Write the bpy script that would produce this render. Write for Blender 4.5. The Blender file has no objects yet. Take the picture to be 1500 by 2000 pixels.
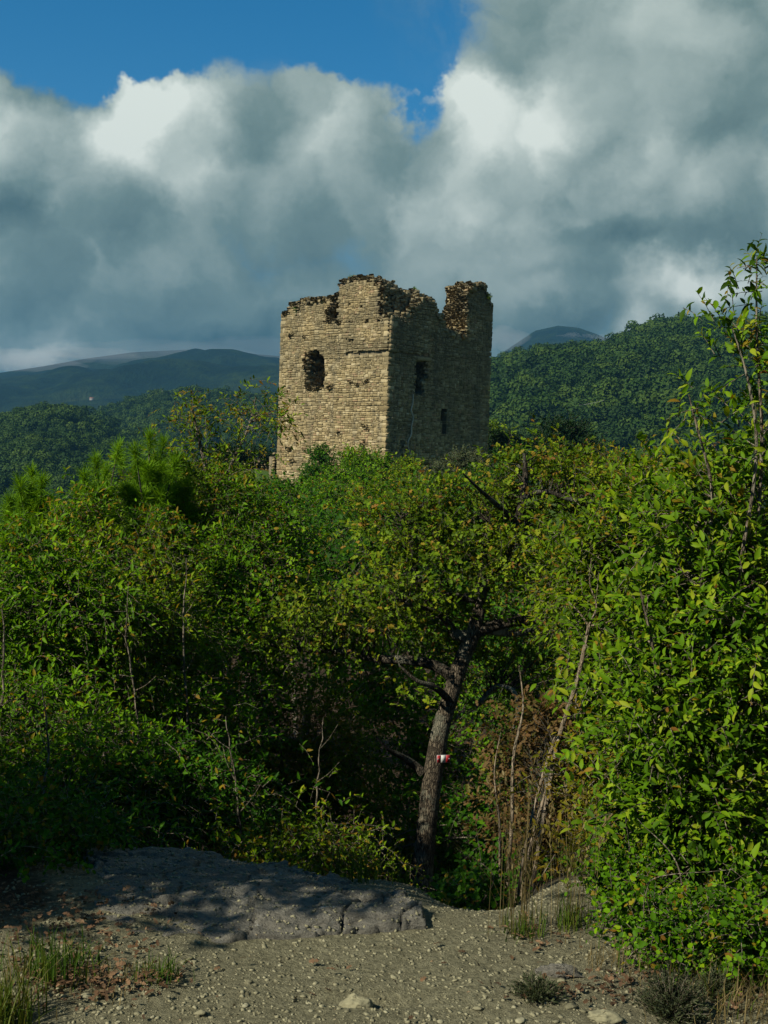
import bpy, math, random
import numpy as np
from mathutils import Matrix, Vector

# ------------------------------------------------------------------ camera, sky, sun, exposure
S = bpy.context.scene
F, CX, CY, CAMZ = 2400.0, 750.0, 1000.0, 1.6          # focal length in photo pixels, image centre
PITCH, ROLL = math.radians(2.86), math.radians(1.9)
cam_d = bpy.data.cameras.new('camera'); cam = bpy.data.objects.new('camera', cam_d)
S.collection.objects.link(cam); S.camera = cam
cam_d.sensor_fit = 'VERTICAL'; cam_d.sensor_height = 36.0; cam_d.lens = 36.0 * F / 2000.0
cam_d.clip_start = 0.05; cam_d.clip_end = 30000
CM = Matrix.Rotation(math.pi/2 - PITCH, 3, 'X') @ Matrix.Rotation(ROLL, 3, 'Z')
cam.matrix_world = Matrix.Translation((0, 0, CAMZ)) @ CM.to_4x4()
CMn = np.array(CM)

def ray(px, py):
    return CMn @ np.array([(px-CX)/F, -(py-CY)/F, -1.0])
def P(px, py, Y):                                       # the point at depth Y seen at a photo pixel
    d = ray(px, py); return np.array([0, 0, CAMZ]) + d*(Y/d[1])
def proj(p):                                            # world points (n,3) -> photo pixels, depth
    q = (np.asarray(p) - np.array([0, 0, CAMZ])) @ CMn
    w = np.maximum(-q[:, 2], 1e-6)
    return CX + F*q[:, 0]/w, CY - F*q[:, 1]/w, -q[:, 2]

SUN_EL = math.radians(39)
SUN_AZ = np.array([-0.79, -0.61]); SUN_AZ /= np.linalg.norm(SUN_AZ)
SUN_DIR = np.array([SUN_AZ[0]*math.cos(SUN_EL), SUN_AZ[1]*math.cos(SUN_EL), math.sin(SUN_EL)])
sl = bpy.data.lights.new('sun', 'SUN'); so = bpy.data.objects.new('sun', sl); S.collection.objects.link(so)
sl.energy = 5.0; sl.angle = math.radians(0.53); sl.color = (1.0, 0.93, 0.77)
so.rotation_euler = Vector(SUN_DIR).to_track_quat('Z', 'Y').to_euler(); so.location = (-60, -40, 60)

S.view_settings.view_transform = 'Standard'; S.view_settings.look = 'None'
K = 1.7                                                 # the photograph is exposed this much brighter than exposure 0.15
S.view_settings.exposure = 0.15+math.log2(K); S.view_settings.gamma = 1.0; S.view_settings.use_curve_mapping = False
S.render.engine = 'CYCLES'
S.cycles.max_bounces = 6; S.cycles.diffuse_bounces = 3; S.cycles.transmission_bounces = 3
S.cycles.volume_bounces = 0; S.cycles.use_denoising = True

class NT:                                               # small helper for building node trees
    def __init__(s, nt): s.nt = nt; s.n = nt.nodes; s.l = nt.links
    def node(s, typ, **kw):
        x = s.n.new(typ)
        for k, v in kw.items(): setattr(x, k, v)
        return x
    def put(s, sock, v):
        if v is None: return
        if hasattr(v, 'is_output') or isinstance(v, bpy.types.NodeSocket): s.l.new(v, sock)
        else: sock.default_value = v
    def m(s, op, a, b=None, c=None, clamp=False):
        x = s.node('ShaderNodeMath', operation=op, use_clamp=clamp)
        for i, v in enumerate((a, b, c)): s.put(x.inputs[i], v)
        return x.outputs[0]
    def v(s, op, a, b=None):
        x = s.node('ShaderNodeVectorMath', operation=op)
        s.put(x.inputs[0], a)
        if b is not None: s.put(x.inputs[3] if op == 'SCALE' else x.inputs[1], b)
        return x.outputs[1] if op in ('LENGTH', 'DOT_PRODUCT', 'DISTANCE') else x.outputs[0]
    def noise(s, vec, scale, detail=4, rough=.55, dist=0, color=False):
        x = s.node('ShaderNodeTexNoise'); s.put(x.inputs['Vector'], vec)
        x.inputs['Scale'].default_value = scale; x.inputs['Detail'].default_value = detail
        x.inputs['Roughness'].default_value = rough; x.inputs['Distortion'].default_value = dist
        return x.outputs['Color' if color else 0]
    def ramp(s, f, stops, interp='LINEAR'):
        x = s.node('ShaderNodeValToRGB'); s.put(x.inputs[0], f); r = x.color_ramp; r.interpolation = interp
        while len(r.elements) < len(stops): r.elements.new(0.5)
        for e, (p, c) in zip(r.elements, stops): e.position = p; e.color = (*c, 1) if len(c) == 3 else c
        return x.outputs[0]
    def mix(s, f, a, b, mode='MIX'):
        x = s.node('ShaderNodeMix', data_type='RGBA', blend_type=mode)
        s.put(x.inputs[0], f)
        for i, c in ((6, a), (7, b)): s.put(x.inputs[i], (*c, 1) if isinstance(c, tuple) and len(c) == 3 else c)
        return x.outputs[2]
    def maprange(s, val, a, b, c=0., d=1., smooth=True):
        x = s.node('ShaderNodeMapRange', interpolation_type='SMOOTHSTEP' if smooth else 'LINEAR')
        s.put(x.inputs[0], val)
        for i, q in enumerate((a, b, c, d)): x.inputs[i+1].default_value = q
        return x.outputs[0]

W = bpy.data.worlds.new('World'); S.world = W; W.use_nodes = True
t = NT(W.node_tree); t.n.clear()
def build_sky():
    co = t.node('ShaderNodeTexCoord').outputs['Generated']
    sky = t.node('ShaderNodeTexSky', sky_type='NISHITA', sun_disc=False)
    sky.sun_elevation = SUN_EL; sky.sun_rotation = math.atan2(SUN_AZ[0], SUN_AZ[1])
    sky.altitude = 600; sky.air_density = 0.9; sky.dust_density = 0.0; sky.ozone_density = 3.0
    hs = t.node('ShaderNodeHueSaturation'); hs.inputs['Saturation'].default_value = 1.38; hs.inputs['Hue'].default_value = 0.490
    hs.inputs['Value'].default_value = 0.098; t.l.new(sky.outputs[0], hs.inputs['Color'])
    blue = hs.outputs[0]
    # clouds live on the direction sphere; broad billows first, then finer and finer warp
    w1 = t.v('SCALE', t.v('SUBTRACT', t.noise(co, 3.2, 3, .5, color=True), (.5, .5, .5)), 0.10)
    w2 = t.v('SCALE', t.v('SUBTRACT', t.noise(co, 12, 5, .62, color=True), (.5, .5, .5)), 0.075)
    d = t.v('ADD', co, t.v('ADD', w1, w2))
    def blob(px, py, rx, ry, hard=0.0):
        c = ray(px, py); c = c/np.linalg.norm(c)
        q = t.v('MULTIPLY', t.v('SUBTRACT', d, tuple(c)), (F/rx, F/rx, F/ry))
        return t.maprange(t.v('LENGTH', q), hard, 1.0, 1.0, 0.0)
    def total(lst):
        acc = None
        for b, w in lst:
            x = t.m('MULTIPLY', b, w); acc = x if acc is None else t.m('ADD', acc, x)
        return acc
    def puff(vec, sc):                                   # rounded cauliflower lobes
        vo = t.node('ShaderNodeTexVoronoi', feature='F1'); t.l.new(vec, vo.inputs['Vector']); vo.inputs['Scale'].default_value = sc
        return t.m('SUBTRACT', 1.0, vo.outputs['Distance'])
    fb = t.noise(d, 7, 6, .60); fine = t.noise(d, 30, 3, .62); low = t.noise(co, 2.2, 2, .5)
    pf = puff(d, 13)
    off = (-.020, -.003, .024)
    pf2 = puff(t.v('ADD', d, off), 13)
    # open blue gaps between the cumulus
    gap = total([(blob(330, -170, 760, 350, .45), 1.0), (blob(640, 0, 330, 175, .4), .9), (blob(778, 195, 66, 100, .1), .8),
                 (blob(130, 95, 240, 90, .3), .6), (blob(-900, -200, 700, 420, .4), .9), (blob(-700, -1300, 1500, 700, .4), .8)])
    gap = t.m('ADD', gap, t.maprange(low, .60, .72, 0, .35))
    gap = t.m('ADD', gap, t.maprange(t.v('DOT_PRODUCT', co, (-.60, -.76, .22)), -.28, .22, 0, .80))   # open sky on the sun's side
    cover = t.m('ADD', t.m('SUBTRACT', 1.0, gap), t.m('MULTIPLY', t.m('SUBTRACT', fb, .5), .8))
    cover = t.m('ADD', cover, t.m('MULTIPLY', t.m('SUBTRACT', pf, .62), .7))
    cover = t.m('ADD', cover, total([(blob(265, 225, 110, 100, .2), .85), (blob(600, 235, 115, 95, .2), .75), (blob(880, 170, 100, 80, .2), .7), (blob(20, 235, 90, 80, .2), .5), (blob(430, 275, 120, 90, .2), .4)]))
    cover = t.maprange(cover, .26, .74)
    cover = t.m('MAXIMUM', cover, t.m('MULTIPLY', total([(blob(880, 30, 170, 150), .75), (blob(470, 190, 120, 60), .5)]), t.maprange(fb, .3, .7)))
    # brightness of the cloud: sunlit crowns, grey bellies
    lit = total([(blob(265, 225, 150, 125), .56), (blob(320, 310, 170, 100), .22), (blob(600, 240, 130, 110), .18), (blob(870, 170, 140, 110), .42), (blob(1010, 270, 230, 150), .38),
                 (blob(30, 250, 170, 120), .20), (blob(420, 390, 190, 100), .14), (blob(860, 410, 330, 130), .24), (blob(1250, 330, 330, 140), .10),
                 (blob(1380, 565, 220, 70), .34), (blob(1090, 585, 150, 50), .24), (blob(1210, 640, 110, 45), .28), (blob(60, 690, 200, 30), .32),
                 (blob(-600, 250, 500, 260), .3), (blob(2200, 200, 600, 400), .2)])
    dark = total([(blob(100, 440, 300, 110), .12), (blob(520, 590, 420, 100), .15), (blob(1180, 475, 330, 50), .14), (blob(750, 650, 800, 70), .07), (blob(400, 655, 280, 60), .16)])
    sep = t.node('ShaderNodeSeparateXYZ'); t.l.new(co, sep.inputs[0])
    body = t.maprange(sep.outputs[2], 0.0, .42, .385, .495)
    relief = t.m('MULTIPLY', t.m('SUBTRACT', pf, pf2), 1.0)
    val = t.m('ADD', t.m('SUBTRACT', t.m('ADD', body, lit), dark), t.m('MULTIPLY', relief, t.m('ADD', .35, lit)))
    val = t.m('ADD', val, t.m('MULTIPLY', t.m('SUBTRACT', fine, .5), .16))
    val = t.m('ADD', val, t.m('MULTIPLY', t.m('SUBTRACT', fb, .5), .25))
    cloud = t.ramp(val, [(0.0, (.030, .066, .070)), (.18, (.064, .118, .124)), (.38, (.166, .246, .236)), (.60, (.38, .46, .43)), (.90, (.74, .80, .74))])
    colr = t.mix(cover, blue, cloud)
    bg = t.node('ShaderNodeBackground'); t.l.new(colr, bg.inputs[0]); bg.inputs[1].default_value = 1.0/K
    out = t.node('ShaderNodeOutputWorld'); t.l.new(bg.outputs[0], out.inputs[0])
build_sky(); W.cycles.sampling_method = 'NONE'

# ------------------------------------------------------------------ helpers
rng = np.random.default_rng(7)
COL = S.collection
def norm(a):
    a = np.asarray(a, float); return a/np.maximum(np.linalg.norm(a, axis=-1, keepdims=True), 1e-9)

def _hash(ix, iy, seed):
    h = (ix.astype(np.int64)*374761393 + iy.astype(np.int64)*668265263 + seed*974634577) & 0xffffffff
    h = ((h ^ (h >> 13))*1274126177) & 0xffffffff
    return ((h ^ (h >> 16)) & 0xffff)/65535.0
def vnoise(x, y, seed=0):
    x = np.asarray(x, float); y = np.asarray(y, float)
    ix = np.floor(x); iy = np.floor(y); fx = x-ix; fy = y-iy
    fx = fx*fx*(3-2*fx); fy = fy*fy*(3-2*fy)
    a = _hash(ix, iy, seed); b = _hash(ix+1, iy, seed); c = _hash(ix, iy+1, seed); e = _hash(ix+1, iy+1, seed)
    return (a*(1-fx)+b*fx)*(1-fy)+(c*(1-fx)+e*fx)*fy - .5
def fbm(x, y, seed=0, octv=4, gain=.5):
    s = 0; a = 1.0
    for i in range(octv): s = s + a*vnoise(x*2**i, y*2**i, seed+i*17); a *= gain
    return s
def sstep(a, b, x):
    q = np.clip((x-a)/(b-a), 0, 1); return q*q*(3-2*q)

def mesh(name, V, Q, mat, tone=None, parent=None, loc=None, T=None, smooth=False):
    """one mesh object from verts, quads (n,4) and optional tris; tone = per-vertex float attribute"""
    V = np.asarray(V, np.float32).reshape(-1, 3); Q = np.asarray(Q, np.int32).reshape(-1, 4)
    T = np.zeros((0, 3), np.int32) if T is None else np.asarray(T, np.int32).reshape(-1, 3)
    if loc is not None: V = V - np.asarray(loc, np.float32)
    me = bpy.data.meshes.new(name)
    me.vertices.add(len(V)); me.vertices.foreach_set('co', V.ravel())
    nl = len(Q)*4+len(T)*3
    me.loops.add(nl); me.loops.foreach_set('vertex_index', np.concatenate([Q.ravel(), T.ravel()]))
    me.polygons.add(len(Q)+len(T))
    st = np.concatenate([np.arange(len(Q))*4, len(Q)*4+np.arange(len(T))*3]).astype(np.int32)
    me.polygons.foreach_set('loop_start', st)
    if smooth: me.polygons.foreach_set('use_smooth', np.ones(len(st), bool))
    if tone is not None:
        at = me.attributes.new('tone', 'FLOAT', 'POINT'); at.data.foreach_set('value', np.asarray(tone, np.float32))
    me.update(calc_edges=True); me.validate()
    if mat: me.materials.append(mat)
    o = bpy.data.objects.new(name, me); COL.objects.link(o)
    if parent is not None: o.parent = parent
    elif loc is not None: o.location = loc
    return o
def tag(o, label=None, cat=None, group=None, kind=None):
    for k, v in (('label', label), ('category', cat), ('group', group), ('kind', kind)):
        if v: o[k] = v
    return o
def thing(name, loc, label, cat, group=None):
    o = bpy.data.objects.new(name, None); o.location = loc; o.empty_display_size = .1
    COL.objects.link(o); return tag(o, label, cat, group)
def cat_geo(parts):
    """join (V,Q,tone) triples"""
    V = []; Q = []; Tn = []; k = 0
    for v, q, tn in parts:
        if len(v) == 0: continue
        V.append(v); Q.append(q+k); Tn.append(tn); k += len(v)
    return np.concatenate(V), np.concatenate(Q), np.concatenate(Tn)

def tubes(pts, rad, sides=5):
    """batch of tubes: pts (n,k,3), rad (n,k)"""
    pts = np.asarray(pts, float); rad = np.asarray(rad, float); n, k, _ = pts.shape
    tg = np.gradient(pts, axis=1); tg = norm(tg)
    ref = np.array([.31, -.52, .79]); a = norm(np.cross(tg, ref)); b = np.cross(tg, a)
    ang = np.arange(sides)/sides*2*np.pi
    V = pts[:, :, None] + rad[:, :, None, None]*(np.cos(ang)[None, None, :, None]*a[:, :, None]+np.sin(ang)[None, None, :, None]*b[:, :, None])
    i = np.arange(k-1)[:, None]*sides; j = np.arange(sides)[None]; j2 = (j+1) % sides
    q = np.stack([i+j, i+j2, i+sides+j2, i+sides+j], -1).reshape(-1, 4)
    Q = (np.arange(n)*k*sides)[:, None, None]+q[None]
    return V.reshape(-1, 3), Q.reshape(-1, 4)
def spline(pts, n):
    """resample a polyline of rows (x,y,z,r) to n points with smooth corners"""
    p = np.asarray(pts, float); d = np.r_[0, np.cumsum(np.linalg.norm(np.diff(p[:, :3], axis=0), axis=1))]
    m = np.gradient(p, d, axis=0) if len(p) > 2 else np.repeat((p[1:]-p[:1])/d[-1], 2, 0)
    s = np.linspace(0, d[-1], n); i = np.clip(np.searchsorted(d, s, 'right')-1, 0, len(p)-2)
    h = (d[i+1]-d[i]); u = ((s-d[i])/h)[:, None]; h = h[:, None]
    r = (2*u**3-3*u**2+1)*p[i]+(u**3-2*u**2+u)*h*m[i]+(-2*u**3+3*u**2)*p[i+1]+(u**3-u**2)*h*m[i+1]
    r[:, 3] = np.maximum(r[:, 3], .0008); return r

# leaf templates: verts (along, across, normal), quads
def halves(m, side):
    V = [(x, 0, z) for x, z in m]; Q = []
    for sg in (1, -1):
        for (a, b, p, q) in side:
            k = len(V); V += [(p[0], sg*p[1], p[2]), (q[0], sg*q[1], q[2])]
            Q.append((a, b, k, k+1) if sg > 0 else (b, a, k+1, k))
    return np.array(V, float), np.array(Q, np.int32)
LANCE = halves([(0, 0), (1, -.10)], [(0, 1, (.66, .15, .05), (.28, .19, .07))])
LANCE2 = halves([(0, 0), (.36, .03), (.70, -.01), (1, -.12)],
                [(0, 1, (.36, .20, .10), (.14, .12, .06)), (1, 2, (.68, .15, .05), (.36, .20, .10)), (2, 3, (.86, .075, -.02), (.68, .15, .05))])
OVAL = halves([(0, 0), (1, -.06)], [(0, 1, (.72, .28, .05), (.25, .30, .07))])
OAK = halves([(0, 0), (.40, .02), (.72, 0), (1, -.08)],
             [(0, 1, (.40, .13, .05), (.25, .23, .08)), (1, 2, (.74, .17, .04), (.58, .30, .08)), (2, 3, (.93, .17, -.02), (.74, .17, .04))])
NEEDLE = (np.array([(0, -.020, 0), (0, .020, 0), (1, .012, 0), (1, -.012, 0)]), np.array([(0, 1, 2, 3)], np.int32))

def put_leaves(Pt, D, N, L, tone, tmpl):
    tv, tq = tmpl; D = norm(D); Sd = norm(np.cross(N, D)); N = np.cross(D, Sd)
    V = Pt[:, None]+L[:, None, None]*(tv[None, :, 0, None]*D[:, None]+tv[None, :, 1, None]*Sd[:, None]+tv[None, :, 2, None]*N[:, None])
    Q = (np.arange(len(Pt))*len(tv))[:, None, None]+tq[None]
    return V.reshape(-1, 3), Q.reshape(-1, 4), np.repeat(tone, len(tv))

# ------------------------------------------------------------------ terrain
_py = np.array([-60, 0, 4.3, 5.1, 6.0, 7.5, 9.0, 11.0, 16, 25, 40, 55, 66, 74, 100, 112, 135, 220, 420, 1000, 12000.])
_pz = np.array([-3.0, 0, 0, -.16, -.60, -1.35, -1.9, -2.45, -3.4, -4.1, -4.1, -3.4, -2.2, -1.35, -1.0, -2.0, -7, -45, -95, -110, -110.])
def hgt(x, y):
    x = np.asarray(x, float); y = np.asarray(y, float)
    near = 1-sstep(8, 16, y)
    e = y - near*(.55*sstep(.3, 2.0, x)) + near*.5*sstep(1.2, 3.5, -x)*0
    z = sum(np.interp(e+o, _py, _pz) for o in (-.35, 0, .35))/3 if True else 0
    yc = np.clip(y, 0, 110)
    z = z - (.30*np.maximum(x-9-.18*yc, 0)+.55*np.maximum(-x-7.5-.085*yc, 0))*sstep(6, 30, y)
    z = np.maximum(z, -110)
    z = z + .8*np.exp(-((x+9)**2/40+(y-97)**2/60))
    z = z + (fbm(x*.5, y*.5, 3, 3)*.10 + fbm(x*3.1, y*3.1, 5, 4)*.022)*sstep(0, 2, y+2) + fbm(x/17, y/17, 9, 3)*sstep(20, 60, y)*.5
    z = z - .20*np.exp(-((x-.42-.10*(y-4.5))/.22)**2)*sstep(4.25, 5.2, y)*(1-sstep(7, 9, y))   # gully between slab and path
    z = z - .10*np.exp(-((x+.02)/.16)**2-((y-3.52)/.05)**2)*.35
    return z
def build_ground():
    r = np.concatenate([np.linspace(.4, 2.9, 18), np.linspace(2.95, 6.6, 210), 6.6*1.028**np.arange(1, 120), np.geomspace(200, 12000, 26)])
    az = np.concatenate([np.linspace(-180, -24, 53)[:-1], np.arange(-24, 24.01, .24), np.linspace(24, 180, 53)[1:]])*math.pi/180
    R, A = np.meshgrid(r, az, indexing='ij'); X = R*np.sin(A); Y = R*np.cos(A); Z = hgt(X, Y)
    V = np.stack([X, Y, Z], -1).reshape(-1, 3); n = len(az)
    i = np.arange(len(r)-1)[:, None]*n; j = np.arange(n-1)[None]
    Q = np.stack([i+j, i+n+j, i+n+j+1, i+j+1], -1).reshape(-1, 4)
    V = np.vstack([V, [[0, 0, float(hgt(0., 0.))]]])
    T = np.stack([np.full(n-1, len(V)-1), np.arange(n-1), np.arange(1, n)], -1)
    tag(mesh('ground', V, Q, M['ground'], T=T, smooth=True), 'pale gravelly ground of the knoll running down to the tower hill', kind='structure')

# ------------------------------------------------------------------ materials
M = {}
def mat(name, fn):
    m = bpy.data.materials.new(name); m.use_nodes = True; k = NT(m.node_tree); k.n.clear()
    out = k.node('ShaderNodeOutputMaterial'); k.out = out
    k.geo = k.node('ShaderNodeNewGeometry'); k.pos = k.geo.outputs['Position']
    fn(k); M[name] = m; return m
def princ(k, col, rough=.8, spec=.25, bump=None, bd=.02, bs=.6):
    p = k.node('ShaderNodeBsdfPrincipled'); k.put(p.inputs['Base Color'], k.mix(1.0, col, (1/K, 1/K, 1/K), 'MULTIPLY'))
    k.put(p.inputs['Roughness'], rough); p.inputs['Specular IOR Level'].default_value = spec
    if bump is not None:
        b = k.node('ShaderNodeBump'); b.inputs['Distance'].default_value = bd; b.inputs['Strength'].default_value = bs
        k.l.new(bump, b.inputs['Height']); k.l.new(b.outputs[0], p.inputs['Normal'])
    k.l.new(p.outputs[0], k.out.inputs['Surface']); return p
def attr(k, name='tone'):
    a = k.node('ShaderNodeAttribute', attribute_name=name); return a.outputs['Fac']

def leaf_mat(name, stops, trans=.36, rough=.55, spec=.07, tcol=(1.3, 1.2, .40)):
    def fn(k):
        tn = attr(k)
        if name == 'crown_far': tn = k.m('ADD', k.m('MULTIPLY', tn, .35), k.m('MULTIPLY', k.node('ShaderNodeObjectInfo').outputs['Random'], .65))
        c = k.ramp(tn, stops)
        n = k.noise(k.pos, 2.2, 2); c = k.mix(.55, c, k.mix(1.0, c, k.ramp(n, [(.3, (.55, .58, .6)), (.7, (1.45, 1.4, 1.3))]), 'MULTIPLY'))
        c = k.mix(1.0, c, (1/K, 1/K, 1/K), 'MULTIPLY')
        p = k.node('ShaderNodeBsdfPrincipled'); k.l.new(c, p.inputs['Base Color'])
        p.inputs['Roughness'].default_value = rough; p.inputs['Specular IOR Level'].default_value = spec
        tr = k.node('ShaderNodeBsdfTranslucent'); k.l.new(k.mix(1.0, c, tcol, 'MULTIPLY'), tr.inputs[0])
        mx = k.node('ShaderNodeMixShader'); mx.inputs[0].default_value = trans
        k.l.new(p.outputs[0], mx.inputs[1]); k.l.new(tr.outputs[0], mx.inputs[2]); k.l.new(mx.outputs[0], k.out.inputs['Surface'])
    return mat(name, fn)
YEL = [(.80, (.26, .215, .012)), (.92, (.27, .19, .014)), (1.0, (.20, .095, .018))]
leaf_mat('leaf_fresh', [(0, (.030, .085, .003)), (.35, (.085, .215, .003)), (.72, (.20, .38, .005))]+YEL)
leaf_mat('leaf_olive', [(0, (.040, .080, .003)), (.35, (.110, .215, .004)), (.72, (.25, .36, .006))]+YEL)
leaf_mat('leaf_oak', [(0, (.050, .090, .004)), (.35, (.118, .215, .006)), (.70, (.25, .34, .014)), (.82, (.30, .25, .025)), (.92, (.32, .20, .025)), (1, (.22, .10, .025))])
leaf_mat('leaf_privet', [(0, (.030, .075, .003)), (.3, (.090, .205, .004)), (.55, (.175, .31, .008)), (.74, (.30, .37, .02))]+YEL)
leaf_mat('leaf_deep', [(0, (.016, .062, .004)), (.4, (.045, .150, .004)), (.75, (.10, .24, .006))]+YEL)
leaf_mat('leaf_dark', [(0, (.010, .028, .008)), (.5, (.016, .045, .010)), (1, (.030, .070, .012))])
leaf_mat('leaf_grey', [(0, (.055, .075, .035)), (.5, (.09, .115, .055)), (1, (.14, .16, .075))])
leaf_mat('leaf_brown', [(0, (.085, .075, .016)), (.35, (.19, .105, .040)), (.6, (.20, .13, .05)), (.8, (.13, .15, .022)), (1, (.19, .075, .03))])
leaf_mat('leaf_yellow', [(0, (.11, .125, .008)), (.5, (.20, .19, .010)), (.8, (.24, .18, .014)), (1, (.26, .15, .02))])
leaf_mat('needle', [(0, (.07, .18, .008)), (.5, (.16, .34, .012)), (1, (.25, .44, .020))], trans=.40, rough=.5)
leaf_mat('grass_green', [(0, (.03, .075, .008)), (.6, (.07, .13, .012)), (1, (.16, .16, .03))], trans=.3)
leaf_mat('grass_dry', [(0, (.11, .085, .030)), (.6, (.20, .155, .062)), (1, (.29, .23, .11))], trans=.25)
leaf_mat('litter', [(0, (.07, .042, .024)), (.5, (.15, .085, .045)), (1, (.26, .16, .09))], trans=.1, rough=.7)
leaf_mat('crown_far', [(0, (.010, .030, .005)), (.5, (.030, .072, .009)), (1, (.080, .135, .014))], trans=.15, rough=.7, spec=.1)

def bark(name, dark, light, sc, lich=0.0):
    def fn(k):
        tc = k.node('ShaderNodeTexCoord').outputs['Object']
        st = k.v('MULTIPLY', tc, (1, 1, .22))
        vo = k.node('ShaderNodeTexVoronoi', feature='DISTANCE_TO_EDGE'); k.l.new(k.v('ADD', st, k.v('SCALE', k.noise(tc, sc*.6, 3, color=True), .02)), vo.inputs['Vector'])
        vo.inputs['Scale'].default_value = sc
        cr = k.maprange(vo.outputs['Distance'], .0, .22)
        n = k.noise(st, sc*1.7, 6, .65)
        c = k.mix(k.m('MULTIPLY', cr, n), dark, light)
        if lich: c = k.mix(k.maprange(k.noise(tc, 4.5, 5, .65), .50, .60, 0, lich), c, (.34, .36, .27))
        princ(k, c, .9, .15, k.m('ADD', cr, k.m('MULTIPLY', n, .6)), .012, 1.0)
    mat(name, fn)
bark('bark_oak', (.030, .024, .016), (.27, .22, .15), 58, .3)
bark('bark_limb', (.018, .015, .010), (.17, .14, .10), 60, .3)
bark('bark_lichen', (.09, .09, .07), (.36, .37, .30), 30, .8)
bark('bark_grey', (.10, .08, .055), (.40, .34, .25), 40, .2)
bark('bark_pale', (.20, .155, .10), (.46, .37, .26), 45, .1)

def stone_nodes(k, hue=1.0):
    tn = attr(k); sx = k.node('ShaderNodeSeparateXYZ'); k.l.new(k.pos, sx.inputs[0])
    c = k.ramp(tn, [(0, (.205, .155, .075)), (.22, (.30, .235, .120)), (.5, (.385, .302, .155)), (.75, (.47, .372, .20)), (.9, (.55, .455, .27)), (1, (.34, .20, .11))])
    hz = k.maprange(sx.outputs[2], 2.5, 8.5)
    big = k.noise(k.pos, .55, 5, .6)
    wea = k.m('MULTIPLY', hz, k.maprange(big, .34, .60))
    c = k.mix(k.m('MULTIPLY', wea, .62), c, (.175, .155, .095))
    c = k.mix(k.maprange(k.noise(k.pos, 1.7, 6, .68), .55, .68, 0, .6), c, (.095, .090, .062))
    c = k.mix(k.maprange(k.noise(k.v('MULTIPLY', k.pos, (1.1, 1.1, .22)), .8, 5, .6), .52, .66, 0, .45), c, (.13, .12, .085))
    c = k.mix(k.maprange(k.noise(k.v('ADD', k.pos, (9, 3, 1)), 3.3, 5, .65), .60, .66, 0, .5), c, (.42, .37, .24))
    n = k.noise(k.pos, 14, 6, .65)
    c = k.mix(.6, c, k.mix(1.0, c, k.ramp(n, [(.3, (.62, .6, .58)), (.7, (1.35, 1.35, 1.3))]), 'MULTIPLY'))
    return c, n
def _stone(k):
    c, n = stone_nodes(k); princ(k, c, .92, .12, n, .05, .8)
mat('stone', _stone)
def _mortar(k):
    n = k.noise(k.pos, 9, 6, .65)
    princ(k, k.ramp(n, [(.25, (.14, .118, .075)), (.75, (.27, .222, .135))]), .95, .1, n, .06, .8)
mat('mortar', _mortar)
def _crack(k):
    n = k.noise(k.pos, 12, 4); princ(k, k.ramp(n, [(.3, (.40, .36, .27)), (.7, (.56, .51, .40))]), .95, .1, n, .03)
mat('pale_mortar', _crack)
def _rock(k):
    tc = k.pos; st = k.v('MULTIPLY', tc, (1, 1, 2.6))
    n1 = k.noise(st, 3.2, 7, .65); n2 = k.noise(st, 24, 6, .68); n3 = k.noise(tc, 90, 4, .6)
    c = k.ramp(n1, [(.25, (.085, .081, .064)), (.5, (.170, .160, .128)), (.75, (.27, .255, .205))])
    c = k.mix(k.maprange(k.noise(k.v('ADD', tc, (4, 1, 0)), 9, 5, .7), .56, .64, 0, .75), c, (.085, .088, .075))
    c = k.mix(k.maprange(k.noise(k.v('ADD', tc, (1, 7, 0)), 13, 5, .7), .62, .68, 0, .7), c, (.42, .42, .37))
    c = k.mix(.5, c, k.mix(1.0, c, k.ramp(n3, [(.3, (.6, .6, .6)), (.7, (1.4, 1.4, 1.4))]), 'MULTIPLY'))
    princ(k, c, .9, .2, k.m('ADD', n2, k.m('MULTIPLY', n3, .35)), .03, .9)
mat('rock', _rock)
def _peb(k):
    tn = attr(k); n = k.noise(k.pos, 60, 4, .6)
    c = k.ramp(tn, [(0, (.112, .104, .062)), (.3, (.228, .213, .132)), (.65, (.285, .266, .166)), (.9, (.34, .32, .212)), (1, (.26, .17, .09))])
    c = k.mix(.5, c, k.mix(1.0, c, k.ramp(n, [(.3, (.6, .6, .58)), (.7, (1.4, 1.4, 1.35))]), 'MULTIPLY'))
    princ(k, c, .92, .15, n, .006, .7)
mat('pebble', _peb)
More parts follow.
